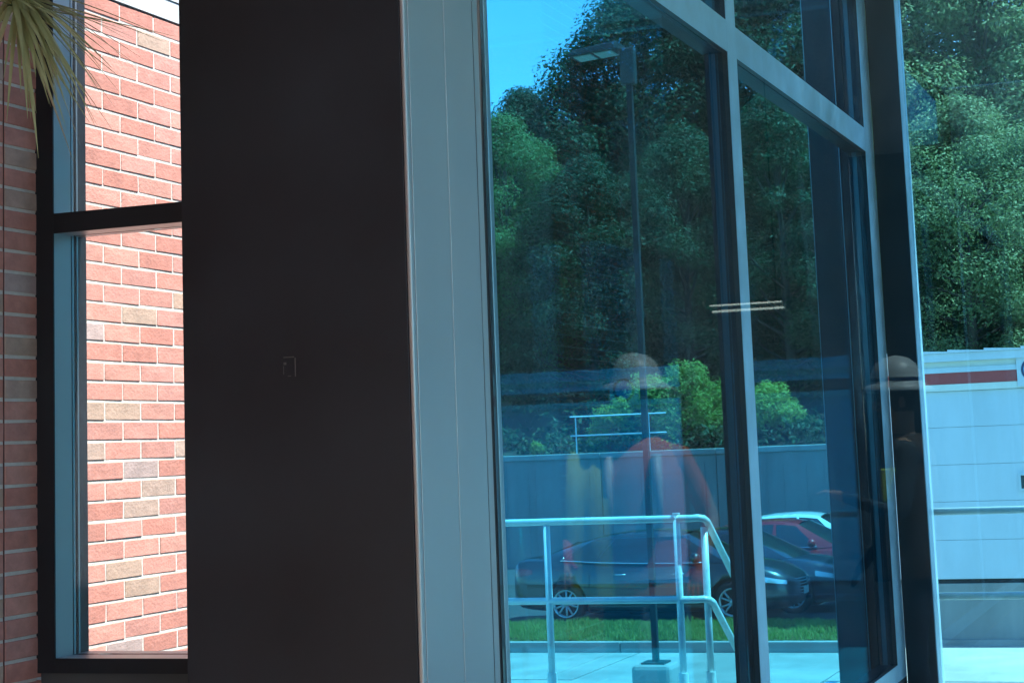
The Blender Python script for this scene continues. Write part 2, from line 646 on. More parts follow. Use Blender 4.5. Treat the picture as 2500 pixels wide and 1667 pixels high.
iw = thing('brick_wall', 'shaded red brick wall strip inside, left of the dark window frame', 'wall')
box('mortar_core', MORTAR, -3.9, -3.574, -9, 4.932, 0, 4.4, iw)
CI = 0.0667
ib = [brick_mesh('brick', 0.1885, CI - 0.0105, 0.03, 60 + q) for q in range(4)]
ib2 = [brick_mesh('brick', 0.2, CI - 0.0105, 0.03, 70 + q) for q in range(3)]
random.seed(21)
for k in range(40):
    zc = 3.02 + 0.0667 * 6 - CI * (k + 0.5) - 0.0036
    for (yc, ms) in ((4.866, ib), (4.664, ib2), (4.452, ib2)):
        o = bpy.data.objects.new('brick', random.choice(ms))
        o.location = (-3.585 + random.uniform(-0.0008, 0.0008), yc, zc)
        colr = random.choice(GREYS) if random.random() < 0.2 else random.choice(REDS)
        f = random.uniform(0.9, 1.05)
        o.color = (colr[0] * f, colr[1] * f, colr[2] * f, 1)
        o.parent = iw
        C.objects.link(o)
box('control_joint', mat('joint_sealant', (0.10, 0.035, 0.03), 0.8), -3.576, -3.5722, 4.7645, 4.7705, 0, 4.4, iw)
rest = MB()
for k in range(66):
    zc = 4.36 - CI * (k + 0.5)
    y = 4.34 - (0.106 if k % 2 else 0)
    while y > -1.0:
        rest.box(-3.6, -3.57, y - 0.2, y, zc - 0.028, zc + 0.028)
        y -= 0.212
ro = rest.build('brick_courses', MATS['brick_clay_joined'], iw)
ro['kind'] = 'stuff'

# ------------------------------------------------------------------ lobby shell
struct(box('lobby_floor', FLOORM, -3.57, 3.8, -9, 5.03, -0.3, 0.0))
struct(box('side_court', CONC, 3.81, 16, -9, 5.0, -1.9, -0.05))
struct(box('entrance_floor', FLOORM, -2.15, 6, 5.032, 12.0, -0.4, -0.15))
lc = struct(thing('lobby_ceiling', 'x', 'x'))
del lc['label'], lc['category']
box('ceiling_slab', CEILM, -3.95, -1.15, -9.2, 5.08, 4.4, 4.55, lc)
box('ceiling_slab', CEILM, 0.9, 3.8, -9.2, 5.08, 4.4, 4.55, lc)
box('ceiling_slab', CEILM, -1.15, 0.9, 3.3, 5.08, 4.4, 4.55, lc)
box('ceiling_slab', CEILM, -1.15, 0.9, -9.2, 0.2, 4.4, 4.55, lc)
box('added_skylight_pane', GLASS_CLR, -1.15, 0.9, 0.2, 3.3, 4.5, 4.51, lc)  # unseen skylight, added to put sun on the mirrored people
struct(box('wall_back', INWALL, -3.57, 3.6, -9.2, -9, 0, 4.4))
wr = struct(thing('unseen_glazed_wall', 'x', 'x'))  # unseen wall, brought closer and fully glazed to brighten the lobby
del wr['label'], wr['category']
box('wall_base', INWALL, 3.6, 3.8, -9, 4.94, 0, 0.15, wr)
box('wall_head', INWALL, 3.6, 3.8, -9, 4.94, 4.25, 4.4, wr)
for yy in (-9, -5.5, -2.0, 1.5, 4.7):
    box('wall_pier', BRONZE_P, 3.6, 3.8, yy, yy + 0.24, 0.15, 4.25, wr)
for yy in (-8.76, -5.26, -1.76, 1.74):
    box('pane', GLASS_CLR, 3.68, 3.69, yy, yy + (3.26 if yy < 1 else 2.96), 0.15, 4.25, wr)

# ------------------------------------------------------------------ left window
wn = thing('window', 'dark framed window left of the dark column, brick wall beyond', 'window')
YF, YB = 4.932, 5.085
jb = box('jamb', BRONZE_LIT, -3.57, -3.507, YF + .0065, 5.030, 0.90, 3.82, wn)
box('cover', BRONZE_P, -3.571, -3.506, YF, YF + .006, 0.90, 3.82, jb)
box('gasket', BLACK, -3.567, -3.5095, 5.0302, 5.0355, 0.945, 3.76, jb)
box('gasket', BLACK, -3.567, -3.5095, 5.0465, 5.052, 0.945, 3.76, jb)
box('highlight_bead', ALU, -3.567, -3.5075, 5.0358, 5.0462, 0.945, 3.76, jb)  # bright aluminium imitates the highlight along the glass edge
box('outer_frame', BRONZE_P, -3.68, -3.507, 5.0522, YB + 0.03, 0.90, 3.82, jb)
box('edge_bead', ALU, -3.5068, -3.5045, 5.058, 5.066, 0.947, 3.82, jb)
box('jamb', BRONZE_LIT, -2.80, -2.735, YF, YB, 0.90, 3.82, wn)
tr = box('transom', BRONZE_LIT, -3.507, -2.80, YF + .0065, 5.030, 2.279, 2.341, wn)
box('cover', BRONZE_P, -3.5055, -2.80, YF, YF + .006, 2.278, 2.342, tr)
box('gasket', BLACK, -3.505, -2.80, 5.0302, 5.052, 2.284, 2.336, tr)
box('outer_frame', BRONZE_LIT, -3.505, -2.80, 5.0522, YB, 2.279, 2.341, tr)
si = box('sill', BRONZE_LIT, -3.507, -2.80, YF + .0065, 5.030, 0.90, 0.945, wn)
box('cover', BRONZE_P, -3.5055, -2.80, YF, YF + .006, 0.90, 0.9445, si)
box('gasket', BLACK, -3.505, -2.80, 5.0302, 5.052, 0.905, 0.9455, si)
box('outer_frame', BRONZE_LIT, -3.505, -2.80, 5.0522, YB + 0.03, 0.88, 0.9465, si)
box('head', BRONZE_LIT, -3.507, -2.80, YF, YB, 3.76, 3.82, wn)
box('pane', GLASS_CLR, -3.508, -2.79, 5.0365, 5.0455, 0.946, 2.278, wn)
box('pane', GLASS_CLR, -3.508, -2.79, 5.0365, 5.0455, 2.342, 3.759, wn)
struct(box('wall_below_window', INWALL, -3.57, -2.735, 4.95, 5.08, 0, 0.899))
struct(box('wall_above_window', INWALL, -3.57, -2.735, 4.95, 5.08, 3.821, 4.4))

# ------------------------------------------------------------------ clad column
co = thing('column', 'wide dark bronze clad column between the window and the blue glass', 'column')
box('core', BLACK, -2.725, -2.038, 4.462, 5.0, 0, 4.4, co)
box('front_panel', BRONZE_P, -2.735, -2.044, 4.45, 4.461, 0, 4.4, co, bevel=0.002)
box('side_panel', BRONZE_P, -2.735, -2.726, 4.462, 5.0, 0, 4.4, co)
box('corner_trim', BRONZE_LIT, -2.043, -2.030, 4.4505, 4.476, 0, 4.4, co, bevel=0.004)
box('side_panel', BRONZE_LIT, -2.0375, -2.030, 4.479, 4.7235, 0, 4.4, co, bevel=0.0015)  # pale side colour stands in for daylight on the dark cladding
box('side_panel', BRONZE_LIT, -2.0375, -2.030, 4.7275, 4.938, 0, 4.4, co, bevel=0.0015)
# tape residue on the front panel
tp = MB()
random.seed(8)
tp.box(-2.420, -2.388, 4.4492, 4.4499, 1.807, 1.810)
tp.box(-2.386, -2.383, 4.4492, 4.4499, 1.755, 1.806)
tp.box(-2.421, -2.4195, 4.4492, 4.4499, 1.762, 1.785)
tp.box(-2.420, -2.412, 4.4490, 4.4499, 1.788, 1.795)
tp.box(-2.408, -2.398, 4.4492, 4.4499, 1.756, 1.758)
tg = tp.build('tape_residue', mat('old_glue', (0.085, 0.08, 0.08), 0.8))
tag(tg, 'faint rectangle of old tape residue on the dark column', 'residue')

# ------------------------------------------------------------------ glass partition (parallel to the facade)
gp = thing('glass_partition', 'clear frameless glass sheet joined to the right side of the column', 'glass')
box('pane', GLASS_G, -2.028, 3.0, 5.0, 5.012, 0.03, 3.69, gp)
jj = box('jamb', BRONZE_LIT, -2.06, -2.036, 4.957, 4.996, 0, 4.4, gp)
box('gasket', BLACK, -2.065, -2.044, 4.9385, 4.9565, 0, 4.4, jj)
box('gasket', BLACK, -2.065, -2.042, 4.9962, 5.031, 0, 4.4, jj)
box('floor_track', BRONZE_LIT, -2.02, 3.0, 4.98, 5.03, 0.0, 0.03, gp)
box('head_track', BRONZE_LIT, -2.02, 3.0, 4.98, 5.03, 3.69, 4.4, gp)
box('jamb', BRONZE_LIT, 3.0, 3.1, 4.95, 5.06, 0, 4.4, gp)
struct(box('lobby_divider', INWALL, 3.1, 6.0, 4.95, 5.06, 0, 4.4))

# ------------------------------------------------------------------ blue glass side wall
gw = thing('glass_wall', 'blue tinted glass wall with pale mullions running away to the right', 'glass wall')
XI, XO = -2.030, -2.150


def mullion(y0, y1):
    mu = box('mullion', BRONZE_P, XI - 0.026, XI - 0.0032, y0, y1, 0.02, 4.4, gw)
    box('face_cover', LIT_FACE, XI - 0.003, XI, y0 + 0.0015, y1, 0.02, 4.4, mu)  # thin plate whose pale colour stands in for light on this side
    box('gasket', BLACK, -2.0625, -2.0562, y0 + 0.004, y1 - 0.004, 0.02, 4.4, mu)
    box('outer_frame', BRONZE_P, -2.0925, -2.0627, y0 + 0.003, y1 - 0.003, 0.02, 4.4, mu)
    box('reflection_strip', mat('grey_reflection_strip', (0.16, 0.19, 0.21), 0.4, metal=0.5), -2.123, -2.0927, y0 + 0.006, y1 - 0.006, 0.02, 4.4, mu)  # lighter grey stands in for the reflection in the gasket groove
    box('cap', BRONZE_P, XO + 0.008, -2.1232, y0, y1, 0.02, 4.4, mu)
    return mu


box('jamb', ALU, -2.07, -2.029, 5.0315, 5.062, 0.02, 3.72, gw, bevel=0.002)
box('outer_frame', BRONZE_P, XO, -2.0702, 5.03, 5.07, 0.02, 3.72, gw)
mullion(8.004, 8.171)
em = mullion(11.40, 11.69)
for (y0, y1, zh) in ((5.0625, 8.0035, 3.62), (8.1715, 11.3995, 4.30)):
    for (z0, z1, nm) in ((3.287, 3.438, 'transom'), (zh, zh + 0.1, 'head'), (0.02, 0.12, 'sill')):
        t = box(nm, BRONZE_P, XI - 0.026, XI - 0.0032, y0, y1, z0, z1, gw)
        box('face_cover', LIT_FACE, XI - 0.003, XI, y0, y1, z0 + 0.0015, z1 - 0.001, t)  # same plate, daylight put into its pale colour
        box('outer_frame', BRONZE_P, XO, -2.0627, y0 + 0.002, y1 - 0.002, z0, z1, t)
    box('pane', GLASS_B if y0 < 6 else GLASS_B2, -2.0622, -2.0562, y0, y1, 0.12, 3.287, gw)
    box('pane', GLASS_B if y0 < 6 else GLASS_B2, -2.0622, -2.0562, y0, y1, 3.438, zh, gw)
box('plinth', BRONZE_P, XO, XI, 5.04, 11.69, -0.148, 0.019, gw)
# outer pilaster at the far end
pl = thing('pilaster', 'dark pilaster outside the far end of the blue glass wall', 'pilaster')
box('cladding', BRONZE_P, -2.391, -2.206, 11.41, 11.9, Z_LAND, 4.4, pl)
box('corner_bead', ALU, -2.3945, -2.3915, 11.405, 11.43, Z_LAND, 4.4, pl)
box('joint_bead', ALU, -2.2055, -2.2015, 11.408, 11.42, Z_LAND, 4.4, pl)
box('cladding', BRONZE_P, -2.2012, -2.1525, 11.43, 11.9, Z_LAND, 4.4, pl)

# ------------------------------------------------------------------ entrance front
ef = thing('entrance_front', 'glazed entrance front with dark posts beyond the blue glass wall', 'entrance')
YP = 11.70
p1 = box('post', BRONZE_P, -2.029, -1.842, YP, 11.93, -0.149, 4.4, ef)
box('lit_edge', LIT_FACE, -1.8415, -1.836, YP + 0.004, 11.93, -0.149, 4.4, p1)  # pale strip, light painted onto the side of the post
p2 = box('post', BRONZE_P, -1.005, -0.70, YP, 11.93, -0.149, 4.4, ef)
box('post', BRONZE_P, 0.95, 1.2, YP, 11.93, -0.149, 4.4, ef)
box('post', BRONZE_P, 3.1, 3.3, YP, 11.93, -0.149, 4.4, ef)
for (x0, x1) in ((-1.8355, -1.005), (-0.70, 0.95), (1.2, 3.1)):
    box('pane', GLASS_F, x0, x1, 11.84, 11.85, -0.12, 4.355, ef)
    box('sill', BRONZE_LIT, x0, x1, 11.80, 11.9, -0.149, -0.12, ef)
    box('head', BRONZE_LIT, x0, x1, 11.80, 11.9, 4.355, 4.4, ef)
struct(box('wall_entrance', INWALL, 3.3, 6.0, YP, 11.93, -0.149, 4.4))
we = struct(thing('unseen_side_glazing', 'x', 'x'))  # unseen side, glazed to send more skylight onto the frame faces
del we['label'], we['category']
for yy in (5.09, 7.25, 9.45, 11.73):
    box('post', BRONZE_P, 6.0, 6.2, yy, yy + 0.2, -0.15, 4.4, we)
for yy in (5.29, 7.45, 9.65):
    box('pane', GLASS_CLR, 6.09, 6.1, yy, yy + (2.08 if yy > 9 else (1.96 if yy < 6 else 2.0)), -0.15, 4.4, we)
struct(box('entrance_roof', CEILM, -2.06, 6.2, 8.12, 11.98, 4.402, 4.43))
struct(box('unseen_low_roof', CEILM, -2.06, 6.2, 5.085, 8.0, 3.722, 3.75))  # unseen roof, lowered so the sun clears it and reaches the brick
struct(box('unseen_roof_upstand', CEILM, -2.025, 6.2, 8.02, 8.1, 3.70, 4.40))  # unseen step closing the gap above the lowered roof

# ------------------------------------------------------------------ railings


def rail_post(par, x, y, z1, zb=Z_LAND, cap=False):
    p = MB().tube([(x, y, zb), (x, y, z1)], 0.0242, 14).build('post', GALV, par, smooth=True)
    fl = MB()
    fl.tube([(x, y, zb), (x, y, zb + 0.012)], 0.065, 18)
    fl.tube([(x, y, zb + 0.0121), (x, y, zb + 0.16)], 0.033, 16)
    fo = fl.build('flange', GALV, p)
    for q in range(4):
        a = math.pi / 4 + q * math.pi / 2
        MB().tube([(x + .048 * math.cos(a), y + .048 * math.sin(a), zb + .0122), (x + .048 * math.cos(a), y + .048 * math.sin(a), zb + .035)], 0.008, 6).build('bolt', ALU, p)
    if cap:
        MB().tube([(x, y, z1 + .0003), (x, y, z1 + .008)], 0.027, 14).build('cap', GALV, p)
    return p


def clean_edge(o):
    me = o.data
    return o


ra = thing('railing', 'galvanized pipe railing turning down the stairs, seen through blue glass', 'railing', 'galvanized landing railings')
YR = 11.98
for xx in (-8.4, -7.1, -5.8, -4.5):
    rail_post(ra, xx, YR, 0.978)
rail_post(ra, -3.565, YR, 1.035, cap=True)
rail_post(ra, -3.40, 12.07, 0.94)
S = 0.66


def bend(x, y0, z, yend):
    pts = [(-9, YR, z)]
    pts += [(x - 0.09, YR, z), (x - 0.045, YR + 0.008, z + 0.003), (x - 0.012, YR + 0.03, z - 0.004), (x, YR + 0.075, z - 0.026)]
    pts += [(x, yend, z - 0.026 - S * (yend - YR - 0.075))]
    return pts


MB().tube(bend(-3.372, YR, 1.005, 13.02), 0.0242, 14).build('top_rail', GALV, ra, smooth=True)
MB().tube(bend(-3.36, YR, 0.47, 13.02), 0.0242, 14).build('mid_rail', GALV, ra, smooth=True)
rail_post(ra, -3.37, 13.02, 0.31, zb=Z_LAND - 0.168 * 4)
rb = thing('railing', 'galvanized pipe railing in front of the white building at the right edge', 'railing', 'galvanized landing railings')
YR2 = 11.86
for xx in (-1.93, -0.7, 0.6, 1.9, 3.2):
    rail_post(rb, xx, YR2 + 0.19, 0.978)
MB().tube([(-1.95, YR2 + 0.19, 1.005), (5.8, YR2 + 0.19, 1.005)], 0.0242, 14).build('top_rail', GALV, rb, smooth=True)
MB().tube([(-1.95, YR2 + 0.19, 0.47), (5.8, YR2 + 0.19, 0.47)], 0.0242, 14).build('mid_rail', GALV, rb, smooth=True)

# ------------------------------------------------------------------ street lamp
lp = thing('street_lamp', 'tall dark lamp post with flat lamp head above a concrete footing', 'lamp post', loc=(-6.58, 21, Z_RD))
MB().box(-0.24, 0.24, -0.24, 0.24, -0.1, 0.69).build('footing', CONC, lp, bevel=0.05)
MB().box(-0.14, 0.14, -0.14, 0.14, 0.6905, 0.712).build('base_plate', POLEM, lp)
MB().box(-0.036, 0.036, -0.036, 0.036, 0.7125, 7.95).build('pole', mat('bronze_pole', (0.016, 0.018, 0.018), 0.7, spec=0.25), lp, bevel=0.008)
MB().box(-0.098, 0.09, -0.06, 0.06, 7.60, 8.06).build('bracket', POLEM, lp, bevel=0.02)
hd = MB()
hd.v = [(-0.72, -0.22, 7.99), (-0.10, -0.22, 8.03), (-0.10, 0.22, 8.03), (-0.72, 0.22, 7.99), (-0.66, -0.18, 8.07), (-0.10, -0.19, 8.13), (-0.10, 0.19, 8.13), (-0.66, 0.18, 8.07)]
hd.f = [(0, 3, 2, 1), (4, 5, 6, 7), (0, 1, 5, 4), (1, 2, 6, 5), (2, 3, 7, 6), (3, 0, 4, 7)]
ho = hd.build('lamp_head', POLEM, lp, bevel=0.012)
lens = mat('lamp_lens', (0.42, 0.40, 0.36), 0.4)
for (xa, xb_) in ((-0.66, -0.44), (-0.39, -0.17)):
    q = MB()
    za, zb_ = 7.988 + (xa + .72) * .0645, 7.988 + (xb_ + .72) * .0645
    q.v = [(xa, -0.15, za), (xb_, -0.15, zb_), (xb_, 0.15, zb_), (xa, 0.15, za), (xa, -0.15, za - .012), (xb_, -0.15, zb_ - .012), (xb_, 0.15, zb_ - .012), (xa, 0.15, za - .012)]
    q.f = [(0, 1, 2, 3), (7, 6, 5, 4), (4, 5, 1, 0), (5, 6, 2, 1), (6, 7, 3, 2), (7, 4, 0, 3)]
    q.build('lens', lens, ho)

# ------------------------------------------------------------------ white building with the red band
gb = thing('service_building', 'long white panelled building with a red band under its roof', 'building', loc=(0, 28.8, 0))
GX0, GX1 = -5.1, 16.0
box('dock_wall', CONC_G, GX0, GX1, 0.0, 0.4, -1.9, -0.845, gb)
box('dock_kerb', CURBM, GX0, GX1, -0.10, -0.003, -1.9, -1.68, gb)
box('shadow_gap', BLACK, GX0 + .02, GX1, 0.06, 0.4, -0.844, -0.782, gb)
zs = [-0.78, -0.19, 0.39, 0.952, 1.525, 2.078]
x = GX0
while x < GX1:
    x1 = min(x + 4.0, GX1)
    for i in range(5):
        box('wall_panel', WHITE, x + 0.003, x1 - 0.003, 0.02, 0.4, zs[i] + 0.0025, zs[i + 1] - 0.0025, gb, bevel=0.003)
    x = x1
box('backing', CONC_G, GX0 + .01, GX1 - .01, 0.03, 0.41, -0.78, 2.08, gb)
box('lower_trim', CREAM, GX0, GX1, -0.03, 0.4, 2.081, 2.184, gb)
piers = [-3.02, 0.98, 4.98, 8.98, 12.98]
xs = [GX0] + sum([[p, p + 0.5] for p in piers], []) + [GX1]
for i in range(0, len(xs), 2):
    box('red_band', REDP, xs[i] + .004, xs[i + 1] - .004, -0.02, 0.4, 2.1845, 2.362, gb)
box('upper_trim', WHITE, GX0, GX1, -0.035, 0.4, 2.3625, 2.44, gb)
box('frieze', CREAM, GX0, GX1, 0.0, 0.4, 2.441, 2.535, gb)
for p in piers:
    pp = box('sign_panel', WHITE, p, p + 0.5, -0.06, -0.036, 2.10, 2.60, gb, bevel=0.004)
    em_ = MB().lathe([(0.0, -0.0655), (0.15, -0.0655), (0.15, -0.0605)], 28, 'y', (p + 0.25, 0, 2.35)).build('emblem_disc', mat('emblem_blue', (0.30, 0.48, 0.68), 0.5), pp)
    MB().lathe([(0.15, -0.0608), (0.15, -0.069), (0.185, -0.069), (0.185, -0.0608)], 28, 'y', (p + 0.25, 0, 2.35)).build('emblem_ring', mat('emblem_dark', (0.03, 0.05, 0.12), 0.5), pp)
box('roof_fascia', WHITE, GX0 - .03, GX1 + .03, -0.10, 12.0, 2.5355, 2.66, gb)
x = GX0 - 0.05
k = 0
while x < GX1:
    q = MB()
    y0, y1, zlo = -0.13, 0.35, 2.662
    q.v = [(x, y0, zlo), (x + .553, y0, zlo), (x + .553, y1, zlo), (x, y1, zlo), (x, y0, zlo + .052), (x + .553, y0, zlo + .024), (x + .553, y1, zlo + .03), (x, y1, zlo + .06)]
    q.f = [(0, 3, 2, 1), (4, 5, 6, 7), (0, 1, 5, 4), (1, 2, 6, 5), (2, 3, 7, 6), (3, 0, 4, 7)]
    q.build('coping_piece', WHITE, gb)
    x += 0.555
box('end_wall', WHITE, GX0 + .001, GX0 + .3, 0.401, 11.9, -1.9, 2.535, gb)
box('back_wall', WHITE, GX0 + .3, GX1, 11.6, 11.9, -1.9, 2.535, gb)
for (xa, xb_, za, zb_) in ((-3.11, -2.5, 0.53, 0.79),):
    w = box('window', mat('dark_window', (0.02, 0.03, 0.04), 0.08, spec=0.8), xa + .03, xb_ - .03, -0.004, 0.018, za + .03, zb_ - .03, gb)
    fr = MB()
    fr.box(xa, xb_, -0.02, 0.0195, zb_ - .03, zb_).box(xa, xb_, -0.02, 0.0195, za, za + .03)
    fr.box(xa, xa + .03, -0.02, 0.0195, za + .031, zb_ - .031).box(xb_ - .03, xb_, -0.02, 0.0195, za + .031, zb_ - .031)
    fr.build('window_frame', WHITE, w)

# ------------------------------------------------------------------ guard rail on the retaining wall
gr = thing('guard_rail', 'short white guard rail standing on the concrete retaining wall', 'guard rail', loc=(0, 44.2, 1.24))
WP = mat('white_rail_paint', (0.75, 0.76, 0.76), 0.5)
for xx in (-15.7, -13.75):
    MB().tube([(xx, 0, 0), (xx, 0, 0.9)], 0.018, 8).build('post', WP, gr)
for zz in (0.44, 0.92):
    MB().tube([(-15.85, 0, zz), (-13.3, 0, zz)], 0.019, 8).build('rail', WP, gr)

# ------------------------------------------------------------------ trees


def leaf_cloud(mb, centre, r, n, size, rnd, flat=0.75):
    cx, cy, cz = centre
    for _ in range(n):
        while True:
            dx, dy, dz = rnd.gauss(0, .52), rnd.gauss(0, .52), rnd.gauss(0, .5)
            if dx * dx + dy * dy + dz * dz < 1.0:
                break
        p = Vector((cx + dx * r, cy + dy * r, cz + dz * r * flat))
        nn = Vector((dx + rnd.uniform(-.8, .8), dy + rnd.uniform(-.8, .8), dz + 0.6 + rnd.uniform(-.6, .6)))
        if nn.length < 1e-3:
            nn = Vector((0, 0, 1))
        nn.normalize()
        a = nn.orthogonal().normalized()
        b = nn.cross(a)
        t = rnd.uniform(0, 2 * math.pi)
        u = (a * math.cos(t) + b * math.sin(t))
        w = nn.cross(u)
        s = size * rnd.uniform(0.6, 1.3)
        o = len(mb.v)
        mb.v += [tuple(p - u * s), tuple(p + w * s * 0.45 - nn * s * .12), tuple(p + u * s), tuple(p - w * s * 0.45 - nn * s * .12)]
        mb.f.append((o, o + 1, o + 2, o + 3))


def tree_parts(seed, H, Rw, nclump, nleaf, size, low=0.12):
    rnd = random.Random(seed)
    tk, cr = MB(), MB()
    lean = rnd.uniform(-.04, .04)
    pts = [(lean * H * t, rnd.uniform(-.1, .1) * t, H * 0.85 * t) for t in (0, .12, .3, .5, .7, 1.0)]
    tk.tube(pts, [H * .022, H * .018, H * .015, H * .011, H * .007, H * .003], 8)
    for i in range(nclump):
        t = low + (1 - low) * (i + rnd.random()) / nclump
        prof = math.sin(math.pi * min(1, (t * 0.86 + 0.16))) ** 0.6
        rr = Rw * prof * (0.45 + 0.6 * rnd.random() ** 0.5)
        a = rnd.uniform(0, 2 * math.pi)
        c = (rr * math.cos(a) + lean * H * t, rr * math.sin(a), H * t)
        leaf_cloud(cr, c, rnd.uniform(0.10, 0.2) * Rw * 1.35 + 0.3, nleaf, size, rnd)
        if i % 4 == 0:
            b0 = Vector((lean * H * t * .8, 0, H * max(0.1, t * 0.8 - .05)))
            mid = b0.lerp(Vector(c), .55) + Vector((0, 0, -.15))
            tk.tube([b0, mid, c], [H * .006, H * .004, H * .0015], 5, cap=False)
    return tk.mesh('trunk', TRUNK, True), cr.mesh('crown', LEAF_D)


VAR = [tree_parts(100, 12, 3.3, 125, 560, 0.074), tree_parts(101, 12, 3.9, 140, 560, 0.078), tree_parts(102, 12, 2.9, 110, 560, 0.072), tree_parts(103, 12, 3.6, 135, 560, 0.080)]
SUNLITV, HAZYV = [], []
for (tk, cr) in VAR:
    for lst, lm in ((SUNLITV, LEAF_SUNLIT), (HAZYV, LEAF_HAZY)):
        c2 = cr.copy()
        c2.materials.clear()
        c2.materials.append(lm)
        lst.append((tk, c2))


def plant_tree(x, y, ztop, v, label, light=False, wide=1.0, rz=0.0, group='trees on the hillside'):
    zb = hill_z(x, y) - 0.1
    s = (ztop - zb) / 12.3
    t = thing('tree', label, 'tree', group, (x, y, zb), rz)
    t.scale = (s * wide, s * wide, s)
    tk, cr = (VAR, SUNLITV, HAZYV)[int(light)][v % 4]
    for nm, me in (('trunk', tk), ('crown', cr)):
        o = bpy.data.objects.new(nm, me)
        C.objects.link(o)
        o.parent = t
    return t


T = [
    # x, y, top z, variant, light, widen, label
    (-24.6, 58.5, 13.2, 0, 0, 1.15, 'dark hillside tree at the far left edge of the blue glass, under open sky'),
    (-22.0, 57.5, 13.5, 1, 0, 1.0, 'dark tree on the skyline just left of the lamp head'),
    (-19.9, 59.0, 13.6, 2, 0, 1.1, 'skyline tree directly below the flat lamp head'),
    (-17.6, 57.0, 17.0, 3, 0, 1.0, 'tallest skyline tree, rising just right of the lamp post'),
    (-14.9, 58.0, 19.0, 0, 0, 1.0, 'tall dark tree behind the middle mullion of the glass wall'),
    (-12.0, 57.5, 17.6, 1, 0, 1.0, 'tall dark tree in the right pane of the glass wall, high on the hill'),
    (-9.2, 58.5, 19.0, 2, 0, 1.15, 'tall tree on the hill hidden partly behind the dark end post'),
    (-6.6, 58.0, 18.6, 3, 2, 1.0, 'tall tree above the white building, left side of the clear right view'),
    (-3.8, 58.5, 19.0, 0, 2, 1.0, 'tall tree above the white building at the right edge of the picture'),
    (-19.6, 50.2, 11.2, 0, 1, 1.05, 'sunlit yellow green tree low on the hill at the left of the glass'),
    (-16.8, 49.2, 9.6, 1, 0, 1.05, 'dark lower tree on the hill behind the lamp post'),
    (-14.2, 49.8, 10.4, 3, 0, 1.0, 'dark lower tree standing behind the tall bright bush'),
    (-11.2, 49.6, 11.0, 2, 0, 1.1, 'dark lower tree standing behind the small bright bush'),
    (-8.6, 50.2, 10.4, 0, 0, 1.05, 'dark lower tree behind the end of the retaining wall'),
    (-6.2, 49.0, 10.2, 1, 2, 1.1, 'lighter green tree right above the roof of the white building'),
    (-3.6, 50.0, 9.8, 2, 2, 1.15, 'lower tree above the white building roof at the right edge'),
]
for k in range(9):
    T.append((-0.8 + k * 3.3, 57.5 + (k % 3), 17.5 + (k * 7 % 4), k, 0, 1.05, None))
for k in range(7):
    T.append((-0.6 + k * 3.9, 49.5 + (k % 2), 10 + (k * 5 % 3), k + 1, 0, 1.15, None))
for k in range(4):
    T.append((-27.6 - k * 4.1, 56.0 + (k % 2) * 2, 14.5 + (k % 2), k, 0, 1.15, None))
for k in range(3):
    T.append((-23.6 - k * 4.4, 50.0 + (k % 2), 10.5 + (k % 2), k, 0, 1.15, None))
random.seed(4)
for (x, y, zt_, v, li, wd_, lb) in T:
    if lb is None:
        plant_tree(x, y, zt_, v, 'hillside tree outside the picture frame', li, wd_, random.uniform(0, 6.28), 'trees beyond the picture frame')
    else:
        plant_tree(x, y, zt_, v, lb, li, wd_, random.uniform(0, 6.28))

# dense undergrowth between the trunks
ug = MB()
rnd = random.Random(9)
for k in range(330):
    x = rnd.uniform(-30, 6)
    y = rnd.uniform(45.6, 55) if k < 170 else rnd.uniform(44.75, 46.4)
    leaf_cloud(ug, (x, y, hill_z(x, y) + rnd.uniform(0.1, 1.5 if k < 170 else 0.5)), rnd.uniform(0.7, 1.3) if k < 170 else rnd.uniform(.35, .7), 110, 0.09, rnd)
uo = ug.build('undergrowth', LEAF_D)
uo['kind'] = 'stuff'
uo['label'] = 'dark leafy undergrowth between the hillside trees'


def bush(label, x, y, zb, clumps, seed, size=0.052):
    rnd = random.Random(seed)
    t = thing('bush', label, 'bush', 'bright bushes above the retaining wall', (x, y, zb))
    cr, stm = MB(), MB()
    for (dx, dy, dz, r, n) in clumps:
        for q in range(7):
            a, b = rnd.uniform(0, 6.28), rnd.uniform(-.4, 1)
            leaf_cloud(cr, (dx + r * .55 * math.cos(a), dy + r * .55 * math.sin(a), dz + r * .5 * b), r * .62, int(n * 1.5), size, rnd, 1.0)
        stm.tube([(0.1 * dx, 0, -0.1), (dx * .6, dy * .6, dz * .6), (dx, dy, dz)], [0.05, 0.03, 0.012], 6, cap=False)
    cr.build('foliage', LEAF_B, t)
    stm.build('stem', TRUNK, t)


bush('tall bright green bush above the retaining wall, left of the middle mullion', -13.4, 45.6, 1.2,
     [(0, 0, 1.0, .95, 320), (.25, 0, 1.75, .62, 260), (-.65, -.1, 1.45, .62, 260), (.75, 0, 1.2, .75, 260), (-.2, 0, .5, .9, 260), (.9, 0, .55, .6, 200)], 31)
bush('small bright bush left of the tall one, in front of the guard rail', -15.0, 45.0, 1.2,
     [(0, 0, .75, .5, 260), (.2, 0, 1.05, .38, 200), (-.25, 0, .45, .42, 200)], 32, 0.045)
bush('round bright green bush above the retaining wall, right of the middle mullion', -11.05, 45.6, 1.2,
     [(0, 0, .75, .75, 320), (.2, 0, 1.3, .42, 240), (-.45, 0, 1.0, .5, 240), (.45, 0, .8, .5, 240)], 33)
bush('little sprig growing on the wall top at the left of the glass', -16.9, 44.6, 1.2,
     [(0, 0, .18, .22, 60)], 34, 0.05)

